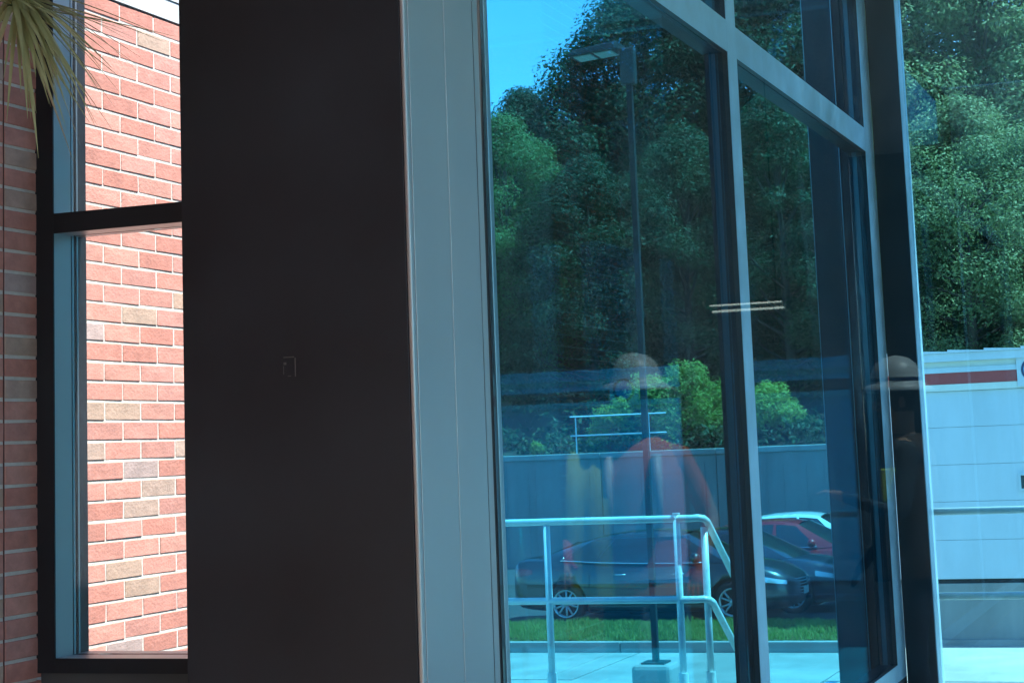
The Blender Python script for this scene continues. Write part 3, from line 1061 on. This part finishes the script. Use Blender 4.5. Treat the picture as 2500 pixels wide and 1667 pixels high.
# ------------------------------------------------------------------ cars
CHROME = mat('chrome_trim', (0.75, 0.77, 0.8), 0.12, metal=1.0)
TYRE = mat('tyre_rubber', (0.018, 0.018, 0.019), 0.85, bump=0.2, bscale=40)
RIM = mat('wheel_alloy', (0.42, 0.43, 0.45), 0.3, metal=0.9)
CGLASS = mat('car_glass', (0.012, 0.016, 0.018), 0.04, spec=0.9, coat=0.5)
LAMPG = mat('headlamp_glass', (0.55, 0.58, 0.6), 0.1, metal=0.4, coat=1.0)
TAIL = mat('tail_lamp_red', (0.35, 0.01, 0.012), 0.15, coat=1.0)
UNDER = mat('black_plastic', (0.015, 0.015, 0.016), 0.6)


def lerp_st(st, x):
    for a, b in zip(st, st[1:]):
        if a[0] <= x <= b[0]:
            t = (x - a[0]) / (b[0] - a[0])
            return [a[i] + (b[i] - a[i]) * t for i in range(len(a))]
    return list(st[-1] if x > st[-1][0] else st[0])


def half_section(x, w, zb, zt, cr):
    h = zt - zb
    return [(0.0, zb), (w * .84, zb), (w * .955, zb + .07), (w * .985, zb + .22 * h), (w, zb + .45 * h), (w * .992, zb + .62 * h), (w * .97, zb + .80 * h), (w * .93, zt - .03), (w * .86, zt + .005), (w * .6, zt + cr * .6), (w * .3, zt + cr * .9), (0.0, zt + cr)]


def smooth_st(st, n=44):
    """Catmull-Rom through the stations"""
    out = []
    x0, x1 = st[0][0], st[-1][0]
    for i in range(len(st) - 1):
        p0, p1, p2, p3 = st[max(i - 1, 0)], st[i], st[i + 1], st[min(i + 2, len(st) - 1)]
        k = max(2, int(n * (p2[0] - p1[0]) / (x1 - x0)) + 1)
        for j in range(k):
            t = j / k
            x = p1[0] + (p2[0] - p1[0]) * t
            row = [x]
            for c in range(1, len(p1)):
                m1 = (p2[c] - p0[c]) / max(1e-6, (p2[0] - p0[0])) * (p2[0] - p1[0])
                m2 = (p3[c] - p1[c]) / max(1e-6, (p3[0] - p1[0])) * (p2[0] - p1[0])
                h00, h10, h01, h11 = 2 * t ** 3 - 3 * t ** 2 + 1, t ** 3 - 2 * t ** 2 + t, -2 * t ** 3 + 3 * t ** 2, t ** 3 - t ** 2
                row.append(h00 * p1[c] + h10 * m1 + h01 * p2[c] + h11 * m2)
            out.append(row)
    out.append(list(st[-1]))
    return out


def make_car(label, paint, loc, spec, rotz=0.0):
    t = thing('parked_car', label, 'car', 'cars parked in the lot', loc, rotz)
    st = smooth_st(spec['stations'])
    bm = MB()
    rows = []
    for (x, w, zb, zt, cr) in st:
        hs = half_section(x, w, zb, zt, cr)
        rows.append([(x, y, z) for (y, z) in hs] + [(x, -y, z) for (y, z) in reversed(hs[1:-1])])
    bm.grid(rows, close=True)
    n = len(rows[0])
    bm.f.append(tuple(range(n)))
    bm.f.append(tuple(reversed(range(len(bm.v) - n, len(bm.v)))))
    body = bm.build('body', paint, t, smooth=True)
    wr_ = spec['wheel_r']
    cuts = []
    cm = MB()
    for wx in spec['axles']:
        for sgn in (-1, 1):
            ya, yb = sorted((sgn * 0.55, sgn * 1.2))
            cm.lathe([(0.0, ya), (wr_ + .055, ya), (wr_ + .055, yb), (0.0, yb)], 32, 'y', (wx, 0, wr_))
    cut = cm.build('cutter', paint)
    cut.location = loc
    cut.rotation_euler = (0, 0, rotz)
    # make cutter manifold
    bmx = bmesh.new()
    bmx.from_mesh(cut.data)
    bmesh.ops.remove_doubles(bmx, verts=bmx.verts, dist=1e-5)
    bmesh.ops.recalc_face_normals(bmx, faces=bmx.faces)
    bmx.to_mesh(cut.data)
    bmx.free()
    bmx = bmesh.new()
    bmx.from_mesh(body.data)
    bmesh.ops.recalc_face_normals(bmx, faces=bmx.faces)
    bmx.to_mesh(body.data)
    bmx.free()
    bpy.context.view_layer.update()
    md = body.modifiers.new('arches', 'BOOLEAN')
    md.operation = 'DIFFERENCE'
    md.object = cut
    md.solver = 'EXACT'
    realize(body)
    me = body.data
    body.data.materials.clear()
    body.data.materials.append(paint)
    bpy.data.objects.remove(cut)
    # wheels
    for wx in spec['axles']:
        for sgn in (-1, 1):
            wy = sgn * (spec['track'])
            wh = MB().lathe([(wr_ * .66, -.09), (wr_ * .9, -.105), (wr_ * .985, -.08), (wr_, -.04), (wr_, .04), (wr_ * .985, .08), (wr_ * .9, .105), (wr_ * .66, .09), (wr_ * .62, 0), (wr_ * .66, -.09)], 32, 'y').build('tyre', TYRE, None, smooth=True)
            wl = bpy.data.objects.new('wheel', None)
            C.objects.link(wl)
            wl.parent = t
            wl.location = (wx, wy, wr_)
            wh.parent = wl
            rm = MB()
            rm.lathe([(wr_ * .60, sgn * .03), (wr_ * .70, sgn * .088), (wr_ * .665, sgn * .095), (wr_ * .60, sgn * .07)], 32, 'y')
            rm.lathe([(0.0, sgn * .085), (.05, sgn * .085), (.06, sgn * .06), (.06, sgn * .03)], 14, 'y')
            for q in range(10):
                a = 2 * math.pi * (q // 2) / 5 + (0.16 if q % 2 else -0.16)
                a2 = 2 * math.pi * (q // 2) / 5 + (0.26 if q % 2 else -0.26)
                rm.tube([(.045 * math.cos(a), sgn * .07, .045 * math.sin(a)), (wr_ * .65 * math.cos(a2), sgn * .075, wr_ * .65 * math.sin(a2))], [.020, .017], 6)
            rm.build('rim', RIM, wl, smooth=True)
            MB().lathe([(0, sgn * .012), (wr_ * .62, sgn * .012)], 20, 'y').build('brake_disc', UNDER, wl)
    # arch liners and floor
    ln = MB()
    for wx in spec['axles']:
        ln.box(wx - wr_ - .04, wx + wr_ + .04, -.60, .60, .2, wr_ * 2 + .03)
    ln.build('arch_liner', UNDER, t)
    # cabin
    Lp, Up = spec['L'], spec['U']

    def side(tt, v, sgn):
        a = tt * (len(Lp) - 1)
        i = min(int(a), len(Lp) - 2)
        f = a - i
        l_ = Vector(Lp[i]).lerp(Vector(Lp[i + 1]), f)
        u_ = Vector(Up[i]).lerp(Vector(Up[i + 1]), f)
        p = l_.lerp(u_, v)
        p.y += 0.035 * math.sin(math.pi * v)
        return (p.x, p.y * sgn, p.z)
    glass_segs = spec['glass']
    us = sorted(set([i / 48 for i in range(49)] + sum([[a, b] for a, b in glass_segs], [])))
    vs = [0, .07, .2, .4, .6, .78, .9, .96, 1.0]
    cab = MB()
    for sgn in (-1, 1):
        wins = [MB() for _ in glass_segs]
        for i in range(len(us) - 1):
            um = (us[i] + us[i + 1]) / 2
            gi = next((k for k, (a, b) in enumerate(glass_segs) if a <= um <= b), None)
            for j in range(len(vs) - 1):
                vm = (vs[j] + vs[j + 1]) / 2
                tgt = cab
                if gi is not None and .07 < vm < .9:
                    tgt = wins[gi]
                q = [side(us[i], vs[j], sgn), side(us[i + 1], vs[j], sgn), side(us[i + 1], vs[j + 1], sgn), side(us[i], vs[j + 1], sgn)]
                o = len(tgt.v)
                tgt.v += q
                tgt.f.append((o, o + 1, o + 2, o + 3) if sgn < 0 else (o + 3, o + 2, o + 1, o))
        for wmb in wins:
            wmb.build('side_window', CGLASS, t, smooth=True)
        # chrome line under the windows
        a, b = glass_segs[0][0], glass_segs[-1][1]
        pts = []
        for k in range(20):
            p = side(a + (b - a) * k / 19, 0.05, sgn)
            pts.append((p[0], p[1] + sgn * .006, p[2]))
        p0 = side(a - .01, .2, sgn)
        MB().tube([(p0[0], p0[1] + sgn * .006, p0[2])] + pts, .009, 6).build('window_trim', CHROME, t, smooth=True)
        # mirror
        mp = side(glass_segs[-1][1] - .02, .08, sgn)
        MB().lathe([(0.0, -.11), (.055, -.10), (.085, -.03), (.08, .05), (.05, .095), (0.0, .10)], 14, 'y', (mp[0] - .02, mp[1] + sgn * .12, mp[2] + .07)).build('mirror', paint, t, smooth=True)
    ncr = 9

    def across(pL, bulge_z, bulge_x, k):
        s = -1 + 2 * k / (ncr - 1)
        return (pL[0] + bulge_x * (1 - s * s), pL[1] * s, pL[2] + bulge_z * (1 - s * s))
    rows = []
    for i in range(33):
        p = side(i / 32, 1.0, 1)
        rows.append([across(p, .045, 0, k) for k in range(ncr)])
    cab.grid(rows)
    cabo = cab.build('cabin', paint, t)
    bmx = bmesh.new()
    bmx.from_mesh(cabo.data)
    bmesh.ops.remove_doubles(bmx, verts=bmx.verts, dist=1e-4)
    bmesh.ops.recalc_face_normals(bmx, faces=bmx.faces)
    bmx.to_mesh(cabo.data)
    bmx.free()
    cabo.data.polygons.foreach_set('use_smooth', [True] * len(cabo.data.polygons))
    for (nm, e, bx_, bt) in (('windscreen', 1.0, .26, .10), ('rear_window', 0.0, -.16, -.06)):
        rows = []
        for j in range(7):
            v = j / 6
            p = side(e, v, 1)
            rows.append([across((p[0], p[1], p[2]), .012 + .033 * v, bx_ + (bt - bx_) * v, k) for k in range(ncr)])
        MB().grid(rows).build(nm, CGLASS, t, smooth=True)
    # lamps, grille, plate, handles

    def surf(x, z, sgn, off=.006):
        x_, w, zb, zt, cr = lerp_st(st, x)
        hs = half_section(x_, w, zb, zt, cr)
        for (ya, za), (yb, zb2) in zip(hs[1:9], hs[2:10]):
            if za <= z <= zb2:
                f = (z - za) / max(1e-6, zb2 - za)
                return (x, sgn * (ya + (yb - ya) * f + off), z)
        return (x, sgn * (hs[8][0] + off), z)

    def patch(nm, mt_, x0, x1, z0a, z1a, z0b, z1b, sgn, off=.007):
        rows = []
        for i in range(9):
            f = i / 8
            x = x0 + (x1 - x0) * f
            za, zc = z0a + (z0b - z0a) * f, z1a + (z1b - z1a) * f
            rows.append([surf(x, za + (zc - za) * j / 4, sgn, off) for j in range(5)])
        return MB().grid(rows).build(nm, mt_, t, smooth=True)
    for sgn in (-1, 1):
        patch('headlight', LAMPG, *spec['head'], sgn)
        patch('tail_light', TAIL, *spec['tail'], sgn)
        for (dx, dz0, dz1) in spec['gaps']:
            patch('door_gap', UNDER, dx, dx + .012, dz0, dz1, dz0, dz1, sgn, .003)
        for hx in spec['handles']:
            q = surf(hx, spec['hz'], sgn, .012)
            MB().tube([(hx - .1, q[1], q[2]), (hx, q[1] + sgn * .012, q[2] + .004), (hx + .1, q[1], q[2])], .011, 6).build('door_handle', spec.get('hmat', CHROME), t, smooth=True)
        patch('sill_trim', UNDER, spec['axles'][0] + wr_ + .1, spec['axles'][1] - wr_ - .1, .21, .27, .21, .27, sgn, .006)
    fx = spec['stations'][-1][0]
    gl_ = spec['grille']
    for k in range(gl_[2]):
        z = gl_[0] + (gl_[1] - gl_[0]) * k / (gl_[2] - 1)
        pts = [(fx + .035 - .20 * (y / .62) ** 2 - .06 * abs(z - .55), y, z) for y in [(-.55 + 1.1 * q / 12) for q in range(13)]]
        MB().tube(pts, .011, 6).build('grille_bar', CHROME, t, smooth=True)
    gb_ = MB()
    gb_.grid([[(fx + .022 - .20 * (y / .62) ** 2 - .06 * abs(z - .55), y, z) for y in [(-.56 + 1.12 * q / 12) for q in range(13)]] for z in (gl_[0] - .02, .5 * (gl_[0] + gl_[1]), gl_[1] + .02)])
    gb_.build('grille', UNDER, t, smooth=True)
    MB().box(fx + .03, fx + .042, -.16, .16, .40, .52).build('licence_plate', mat('plate_white', (.6, .62, .6), .5), t)
    return t


SEDAN = dict(
    stations=[(-2.43, .56, .46, .74, .02), (-2.38, .76, .32, .97, .03), (-2.2, .85, .25, 1.045, .04), (-1.6, .90, .20, 1.03, .05), (-.8, .92, .185, .975, .04), (0, .925, .18, .955, .03),
              (.8, .925, .18, .95, .03), (1.3, .92, .185, .955, .05), (1.75, .905, .19, .905, .065), (2.1, .855, .21, .815, .06), (2.32, .74, .235, .70, .04), (2.43, .56, .29, .60, .02)],
    wheel_r=.335, axles=(-1.43, 1.44), track=.80,
    L=[(-2.0, .76, 1.03), (-1.5, .82, 1.02), (-.8, .86, .975), (-.1, .87, .955), (.5, .865, .948), (.9, .855, .95), (1.35, .80, .965)],
    U=[(-1.42, .50, 1.255), (-.95, .555, 1.375), (-.5, .585, 1.435), (0, .59, 1.455), (.25, .585, 1.442), (.42, .575, 1.42), (.55, .56, 1.395)],
    glass=[(.15, .30), (.315, .545), (.575, .865)],
    head=(1.86, 2.32, .66, .755, .60, .66), tail=(-2.36, -2.02, .78, .92, .82, .90),
    gaps=[(-.62, .28, .93), (.38, .28, .92), (1.12, .30, .90), (-1.0, .50, .96)], handles=(-.45, .55), hz=.80, grille=(.42, .66, 6))
SUV = dict(
    stations=[(-2.25, .60, .50, .85, .02), (-2.2, .78, .36, 1.08, .03), (-2.0, .87, .28, 1.12, .03), (-1.5, .91, .24, 1.10, .03), (-.7, .925, .22, 1.08, .03), (0, .93, .22, 1.07, .03),
              (.7, .93, .22, 1.06, .03), (1.15, .92, .225, 1.06, .05), (1.6, .905, .23, 1.02, .07), (1.95, .86, .25, .94, .06), (2.18, .76, .28, .82, .04), (2.27, .60, .33, .70, .02)],
    wheel_r=.35, axles=(-1.32, 1.34), track=.80,
    L=[(-2.05, .80, 1.12), (-1.7, .84, 1.11), (-1.0, .87, 1.09), (-.3, .875, 1.07), (.35, .87, 1.06), (.8, .86, 1.06), (1.2, .80, 1.075)],
    U=[(-1.85, .60, 1.50), (-1.4, .63, 1.58), (-.85, .645, 1.61), (-.3, .65, 1.615), (.05, .645, 1.60), (.25, .635, 1.58), (.42, .61, 1.545)],
    glass=[(.10, .28), (.30, .55), (.575, .87)],
    head=(1.72, 2.18, .76, .86, .70, .78), tail=(-2.2, -1.9, .85, 1.05, .88, 1.03),
    gaps=[(-.6, .32, 1.03), (.35, .32, 1.02), (1.05, .34, 1.0)], handles=(-.42, .5), hz=.92, grille=(.48, .76, 4), hmat=None)
SUV['hmat'] = UNDER
P_BLACK = mat('black_car_paint', (0.012, 0.014, 0.018), 0.3, coat=1.0, spec=0.6)
P_NAVY = mat('dark_navy_car_paint', (0.012, 0.018, 0.032), 0.3, coat=1.0, spec=0.6)
P_RED = mat('red_car_paint', (0.36, 0.012, 0.014), 0.3, coat=1.0)
P_WHITE = mat('white_car_paint', (0.72, 0.73, 0.74), 0.3, coat=1.0)
make_car('black saloon parked nearest the grass verge', P_BLACK, (-9.26, 30.12, Z_LOT), SEDAN)
make_car('dark navy car parked just behind the black saloon', P_NAVY, (-8.92, 32.95, -1.615), SEDAN)
make_car('red car parked behind the dark navy car', P_RED, (-8.6, 35.9, -1.62), SEDAN)
make_car('white saloon parked behind the red car', P_WHITE, (-8.75, 38.6, -1.615), SEDAN)
make_car('white car parked farthest back, against the retaining wall', P_WHITE, (-7.35, 41.3, -1.605), SEDAN)

# ------------------------------------------------------------------ potted plant (long narrow leaves)
pt = thing('potted_plant', 'spiky long leaved plant hanging into the top left corner', 'plant', loc=(-3.36, 3.95, 0))
pm = MB().lathe([(0.0, 0.0), (.13, 0.0), (.17, .30), (.18, .33), (.165, .335), (.155, .30), (0.0, .29)], 24, 'z').build('pot', mat('clay_pot', (.28, .13, .08), .8, var=.2), pt, smooth=True)
cr_ = Vector((0.262, 0.25, 2.86))
MB().tube([(0, 0, .28), (-.03, .03, 1.0), (-.05, .08, 2.0), (0.0, .16, 2.72), (.1, .2, 2.92), (.20, .235, 2.93), tuple(cr_)], [.028, .025, .022, .02, .019, .018, .014], 10).build('cane', mat('cane_bark', (.20, .16, .11), .9, var=.3, vscale=30, bump=.4, bscale=60), pt, smooth=True)
LG = leafmat('blade_leaf_green', (0.29, 0.32, 0.15), (0.50, 0.50, 0.27), trans=0.4, scale=8)
LY = leafmat('blade_leaf_dry', (0.36, 0.30, 0.17), (0.55, 0.48, 0.32), trans=0.25, scale=8)
rnd = random.Random(17)


def blade(d, ln, droop, w, mt_, start):
    d = Vector(d).normalized()
    sidev = d.cross(Vector((0, 0, 1)))
    sidev = sidev.normalized() if sidev.length > .05 else Vector((1, 0, 0))
    q = MB()
    n = 9
    rows = []
    for i in range(n + 1):
        t = i / n
        p = start + d * ln * t + Vector((0, 0, -1)) * droop * ln * t * t
        tang = (d + Vector((0, 0, -1)) * 2 * droop * t).normalized()
        nor = sidev.cross(tang).normalized()
        ww = w * min(1, .55 + t * 2.5) * (1 - t ** 2.2) + .0004
        rows.append([tuple(p - sidev * ww + nor * ww * .35), tuple(p), tuple(p + sidev * ww + nor * ww * .35)])
    q.grid(rows)
    return q.build('leaf', mt_, pt, smooth=True)


for k in range(92):
    if k % 5 < 3:
        a = rnd.gauss(-0.25, 0.75)
        el = rnd.uniform(-1.2, 0.05)
    else:
        a = rnd.uniform(0, 2 * math.pi)
        el = rnd.uniform(-1.25, .8)
    d = (math.cos(a) * math.cos(el), math.sin(a) * math.cos(el), math.sin(el))
    st_ = cr_ + Vector((rnd.uniform(-.02, .02), rnd.uniform(-.02, .02), rnd.uniform(-.05, .03)))
    blade(d, rnd.uniform(.25, .46), rnd.uniform(.03, .28), rnd.uniform(.0055, .0095), LY if rnd.random() < .25 else LG, st_)

# ------------------------------------------------------------------ ceiling lamp behind the camera (seen mirrored)
cl = thing('pendant_lamp', 'two lit lamp tubes mirrored across the middle mullion', 'lamp', loc=(-3.25, -3.0, 2.45))
em_m = bpy.data.materials.new('lit_tube')
em_m.use_nodes = True
nn_ = em_m.node_tree.nodes
nn_['Principled BSDF'].inputs['Emission Color'].default_value = (1.0, 0.86, 0.68, 1)
nn_['Principled BSDF'].inputs['Emission Strength'].default_value = 2.2
MB().tube([(-.27, 0, 0), (.27, 0, 0)], .008, 8).build('tube', em_m, cl)
MB().tube([(-.29, -.015, .045), (.25, -.015, .045)], .006, 8).build('tube', em_m, cl)
MB().box(-.3, .3, -.09, -.03, -.01, .07).build('housing', ALU, cl)
MB().tube([(-.2, -.06, .07), (-.2, -.06, 1.95)], .004, 6).build('cable', BLACK, cl)
MB().tube([(.2, -.06, .07), (.2, -.06, 1.95)], .004, 6).build('cable', BLACK, cl)

# ------------------------------------------------------------------ two people beside the camera (seen mirrored in the glass)
SKIN = mat('skin', (0.45, 0.28, 0.20), 0.55)
DENIM = mat('dark_trousers', (0.03, 0.035, 0.05), 0.85, var=.2, vscale=20)
SHIRT = mat('dark_shirt', (0.05, 0.06, 0.07), 0.85, var=.2, vscale=15)
ORANGE = mat('orange_vest', (0.88, 0.20, 0.07), 0.7, var=.1, vscale=8)
LIME = mat('lime_cloth', (0.62, 0.72, 0.06), 0.7, var=.1, vscale=8)
SILVER = mat('silver_tape', (0.7, 0.72, 0.74), 0.4)
HATM = mat('hard_hat', (0.55, 0.56, 0.56), 0.4)
BROWNJ = mat('brown_jacket', (0.07, 0.045, 0.035), 0.8, var=.2, vscale=12)
BOOT = mat('boot_leather', (0.06, 0.04, 0.03), 0.7)


def make_person(label, loc, rotz, k, arms, vest, cloth=None, band=None, tape=True, vname='vest', shirt=None):
    t = thing('person', label, 'person', None, loc, rotz)
    J = {'pel': (0, 0, .95, .135), 'sp1': (0, 0, 1.08, .13), 'sp2': (0, .005, 1.25, .145), 'ch': (0, 0, 1.38, .14), 'nk': (0, -.005, 1.50, .055), 'hd0': (0, .012, 1.575, .078), 'hd1': (0, .018, 1.65, .092), 'hd2': (0, .01, 1.72, .085)}
    E_ = [('pel', 'sp1'), ('sp1', 'sp2'), ('sp2', 'ch'), ('ch', 'nk'), ('nk', 'hd0'), ('hd0', 'hd1'), ('hd1', 'hd2')]
    for sgn, sd_ in ((-1, 'L'), (1, 'R')):
        J['hip' + sd_] = (sgn * .095, 0, .88, .095)
        J['kn' + sd_] = (sgn * .105, .02, .50, .06)
        J['cf' + sd_] = (sgn * .108, 0, .35, .056)
        J['an' + sd_] = (sgn * .11, -.01, .09, .042)
        J['to' + sd_] = (sgn * .125, .15, .045, .042)
        E_ += [('pel', 'hip' + sd_), ('hip' + sd_, 'kn' + sd_), ('kn' + sd_, 'cf' + sd_), ('cf' + sd_, 'an' + sd_), ('an' + sd_, 'to' + sd_)]
        el_, wr2 = arms[0 if sgn < 0 else 1]
        J['sh' + sd_] = (sgn * .185, 0, 1.41, .062)
        J['el' + sd_] = (*el_, .043)
        J['wr' + sd_] = (*wr2, .028)
        E_ += [('ch', 'sh' + sd_), ('sh' + sd_, 'el' + sd_), ('el' + sd_, 'wr' + sd_)]
        d = (Vector(wr2) - Vector(el_)).normalized()
        sv = d.cross(Vector((0, 0, 1)))
        sv = sv.normalized() if sv.length > .1 else Vector((1, 0, 0))
        nv = sv.cross(d)
        pa = Vector(wr2) + d * .06
        J['pa' + sd_] = (*pa, .027)
        E_.append(('wr' + sd_, 'pa' + sd_))
        for fi, (so_, ln) in enumerate(((-.03, .062), (-.01, .075), (.01, .07), (.03, .055))):
            f0 = pa + d * .035 + sv * so_
            f1 = f0 + d * ln * .5 - nv * .008
            f2 = f1 + d * ln * .4 - nv * .022
            for nm_, pnt, rr in (('a', f0, .0095), ('b', f1, .0088), ('c', f2, .0075)):
                J['f%d%s%s' % (fi, nm_, sd_)] = (*pnt, rr)
            E_ += [('pa' + sd_, 'f%da%s' % (fi, sd_)), ('f%da%s' % (fi, sd_), 'f%db%s' % (fi, sd_)), ('f%db%s' % (fi, sd_), 'f%dc%s' % (fi, sd_))]
        th0 = Vector(wr2) + d * .03 + sv * .035 * -sgn
        th1 = th0 + d * .035 + sv * .02 * -sgn
        J['t0' + sd_], J['t1' + sd_] = (*th0, .011), (*th1, .009)
        E_ += [('wr' + sd_, 't0' + sd_), ('t0' + sd_, 't1' + sd_)]
    names = list(J)
    me = bpy.data.meshes.new('body')
    me.from_pydata([Vector(J[q][:3]) * k for q in names], [(names.index(a), names.index(b)) for a, b in E_], [])
    o = bpy.data.objects.new('body', me)
    C.objects.link(o)
    md = o.modifiers.new('skin', 'SKIN')
    md.use_smooth_shade = True
    for i, q in enumerate(names):
        sv_ = me.skin_vertices[0].data[i]
        r_ = J[q][3] * k
        sv_.radius = (r_ * (1.18 if q in ('ch', 'sp2', 'sp1', 'pel') else 1), r_ * (.82 if q in ('ch', 'sp2', 'sp1', 'pel') else 1.0))
        sv_.use_root = q == 'pel'
    o.modifiers.new('sub', 'SUBSURF').levels = 2
    o.modifiers['sub'].render_levels = 2
    realize(o)
    o.parent = t
    o.data.materials.clear()
    for mm in (SKIN, shirt or SHIRT, DENIM, BOOT):
        o.data.materials.append(mm)
    for p in o.data.polygons:
        c = p.center / k
        i = 0
        if c.z < .10:
            i = 3
        elif c.z < .96 and abs(c.x) < .2 and abs(c.y) < .22:
            i = 2
        elif c.z < 1.47 and (abs(c.x) < .30) and c.y < .30:
            i = 1
        p.material_index = i
        p.use_smooth = True
    # vest
    vb = MB()
    prof = [(.205, .142, .86), (.202, .142, 1.0), (.205, .145, 1.15), (.212, .15, 1.30), (.205, .145, 1.40), (.15, .11, 1.47), (.09, .08, 1.50)]
    vb.grid([[(a * k * math.cos(2 * math.pi * q / 32), b * k * math.sin(2 * math.pi * q / 32), z * k) for q in range(32)] for (a, b, z) in prof], close=True)
    vo = vb.build(vname, vest, t, smooth=True)
    for z in ((.95, 1.12) if tape else ()):
        a, b = .209, .149
        MB().grid([[(a * k * math.cos(2 * math.pi * q / 32), b * k * math.sin(2 * math.pi * q / 32), (z + dz) * k) for q in range(32)] for dz in (-.025, .025)], close=True).build('reflective_band', SILVER, vo, smooth=True)
    if not tape:
        MB().box(.212 * k, .232 * k, .0, .13 * k, 1.20 * k, 1.35 * k).build('pouch', LIME, t, bevel=.01)
    for sgn in ((-1, 1) if tape else ()):
        MB().tube([(sgn * .10 * k, .152 * k, 1.13 * k), (sgn * .105 * k, .156 * k, 1.30 * k), (sgn * .10 * k, .13 * k, 1.43 * k)], .02 * k, 6).build('reflective_band', SILVER, vo, smooth=True)
    if cloth:
        rows = []
        for (y, z, w) in ((.17, .86, .10), (.175, 1.05, .095), (.18, 1.25, .09), (.13, 1.44, .085), (0, 1.495, .08), (-.13, 1.44, .085), (-.18, 1.2, .09), (-.17, .95, .095)):
            rows.append([((-.19 - w + 2 * w * q / 6) * k, (y + .008 * math.sin(q * 2)) * k, z * k) for q in range(7)])
        MB().grid(rows).build('shoulder_cloth', cloth, t, smooth=True)
    # head: face parts, hat
    hz = 1.655 * k
    for sgn in (-1, 1):
        MB().lathe([(0, -.010), (.009, -.006), (.012, 0), (.009, .006), (0, .010)], 10, 'z', (sgn * .033 * k, .098 * k, hz)).build('eye', mat('eye_dark', (.05, .04, .035), .2), t)
        MB().lathe([(0, -.03), (.014, -.02), (.017, 0), (.015, .02), (0, .03)], 10, 'z', (sgn * .094 * k, .0, hz - .01)).build('ear', SKIN, t, smooth=True)
    MB().tube([(0, .098 * k, hz + .005), (0, .122 * k, hz - .035), (0, .1 * k, hz - .045)], [.008, .016, .010], 8).build('nose', SKIN, t, smooth=True)
    MB().tube([(-.025 * k, .096 * k, hz - .073), (0, .102 * k, hz - .075), (.025 * k, .096 * k, hz - .073)], [.004, .007, .004], 8).build('mouth', mat('lips', (.32, .13, .11), .5), t, smooth=True)
    hb_ = MB().lathe([(.178, -.022), (.182, -.018), (.135, .012), (.122, .022), (.118, .06), (.098, .105), (.06, .135), (0, .148)], 32, 'z', (0, .012 * k, 1.715 * k)).build('hard_hat', HATM, t, smooth=True)
    if band:
        MB().lathe([(.1235, .026), (.1235, .042)], 32, 'z', (0, .012 * k, 1.715 * k)).build('hat_band', band, hb_, smooth=True)
    MB().lathe([(.088, -.10), (.105, -.05), (.11, 0), (.105, .02)], 24, 'z', (0, -.012 * k, 1.70 * k)).build('hair', mat('hair_dark', (.03, .022, .018), .6), t, smooth=True)
    return t


make_person('person in orange vest and pale full brim hard hat, mirrored in the glass', (-2.43, 2.38, 0), rad(-8), 1.035,
            (((-.30, .03, 1.16), (-.28, .24, 1.02)), ((.30, .02, 1.15), (.27, .20, .98))), ORANGE, LIME, shirt=mat('orange_sleeves', (0.62, 0.12, 0.06), 0.8, var=.15, vscale=10))
make_person('person in pale full brim hard hat, mirrored over the dark end post', (-1.45, 1.38, 0), rad(75), 1.015,
            (((-.27, -.03, 1.13), (-.26, .16, .93)), ((.27, .05, 1.14), (.16, .27, 1.22))), BROWNJ, None, mat('navy_band', (.02, .03, .10), .5), tape=False, vname='jacket')
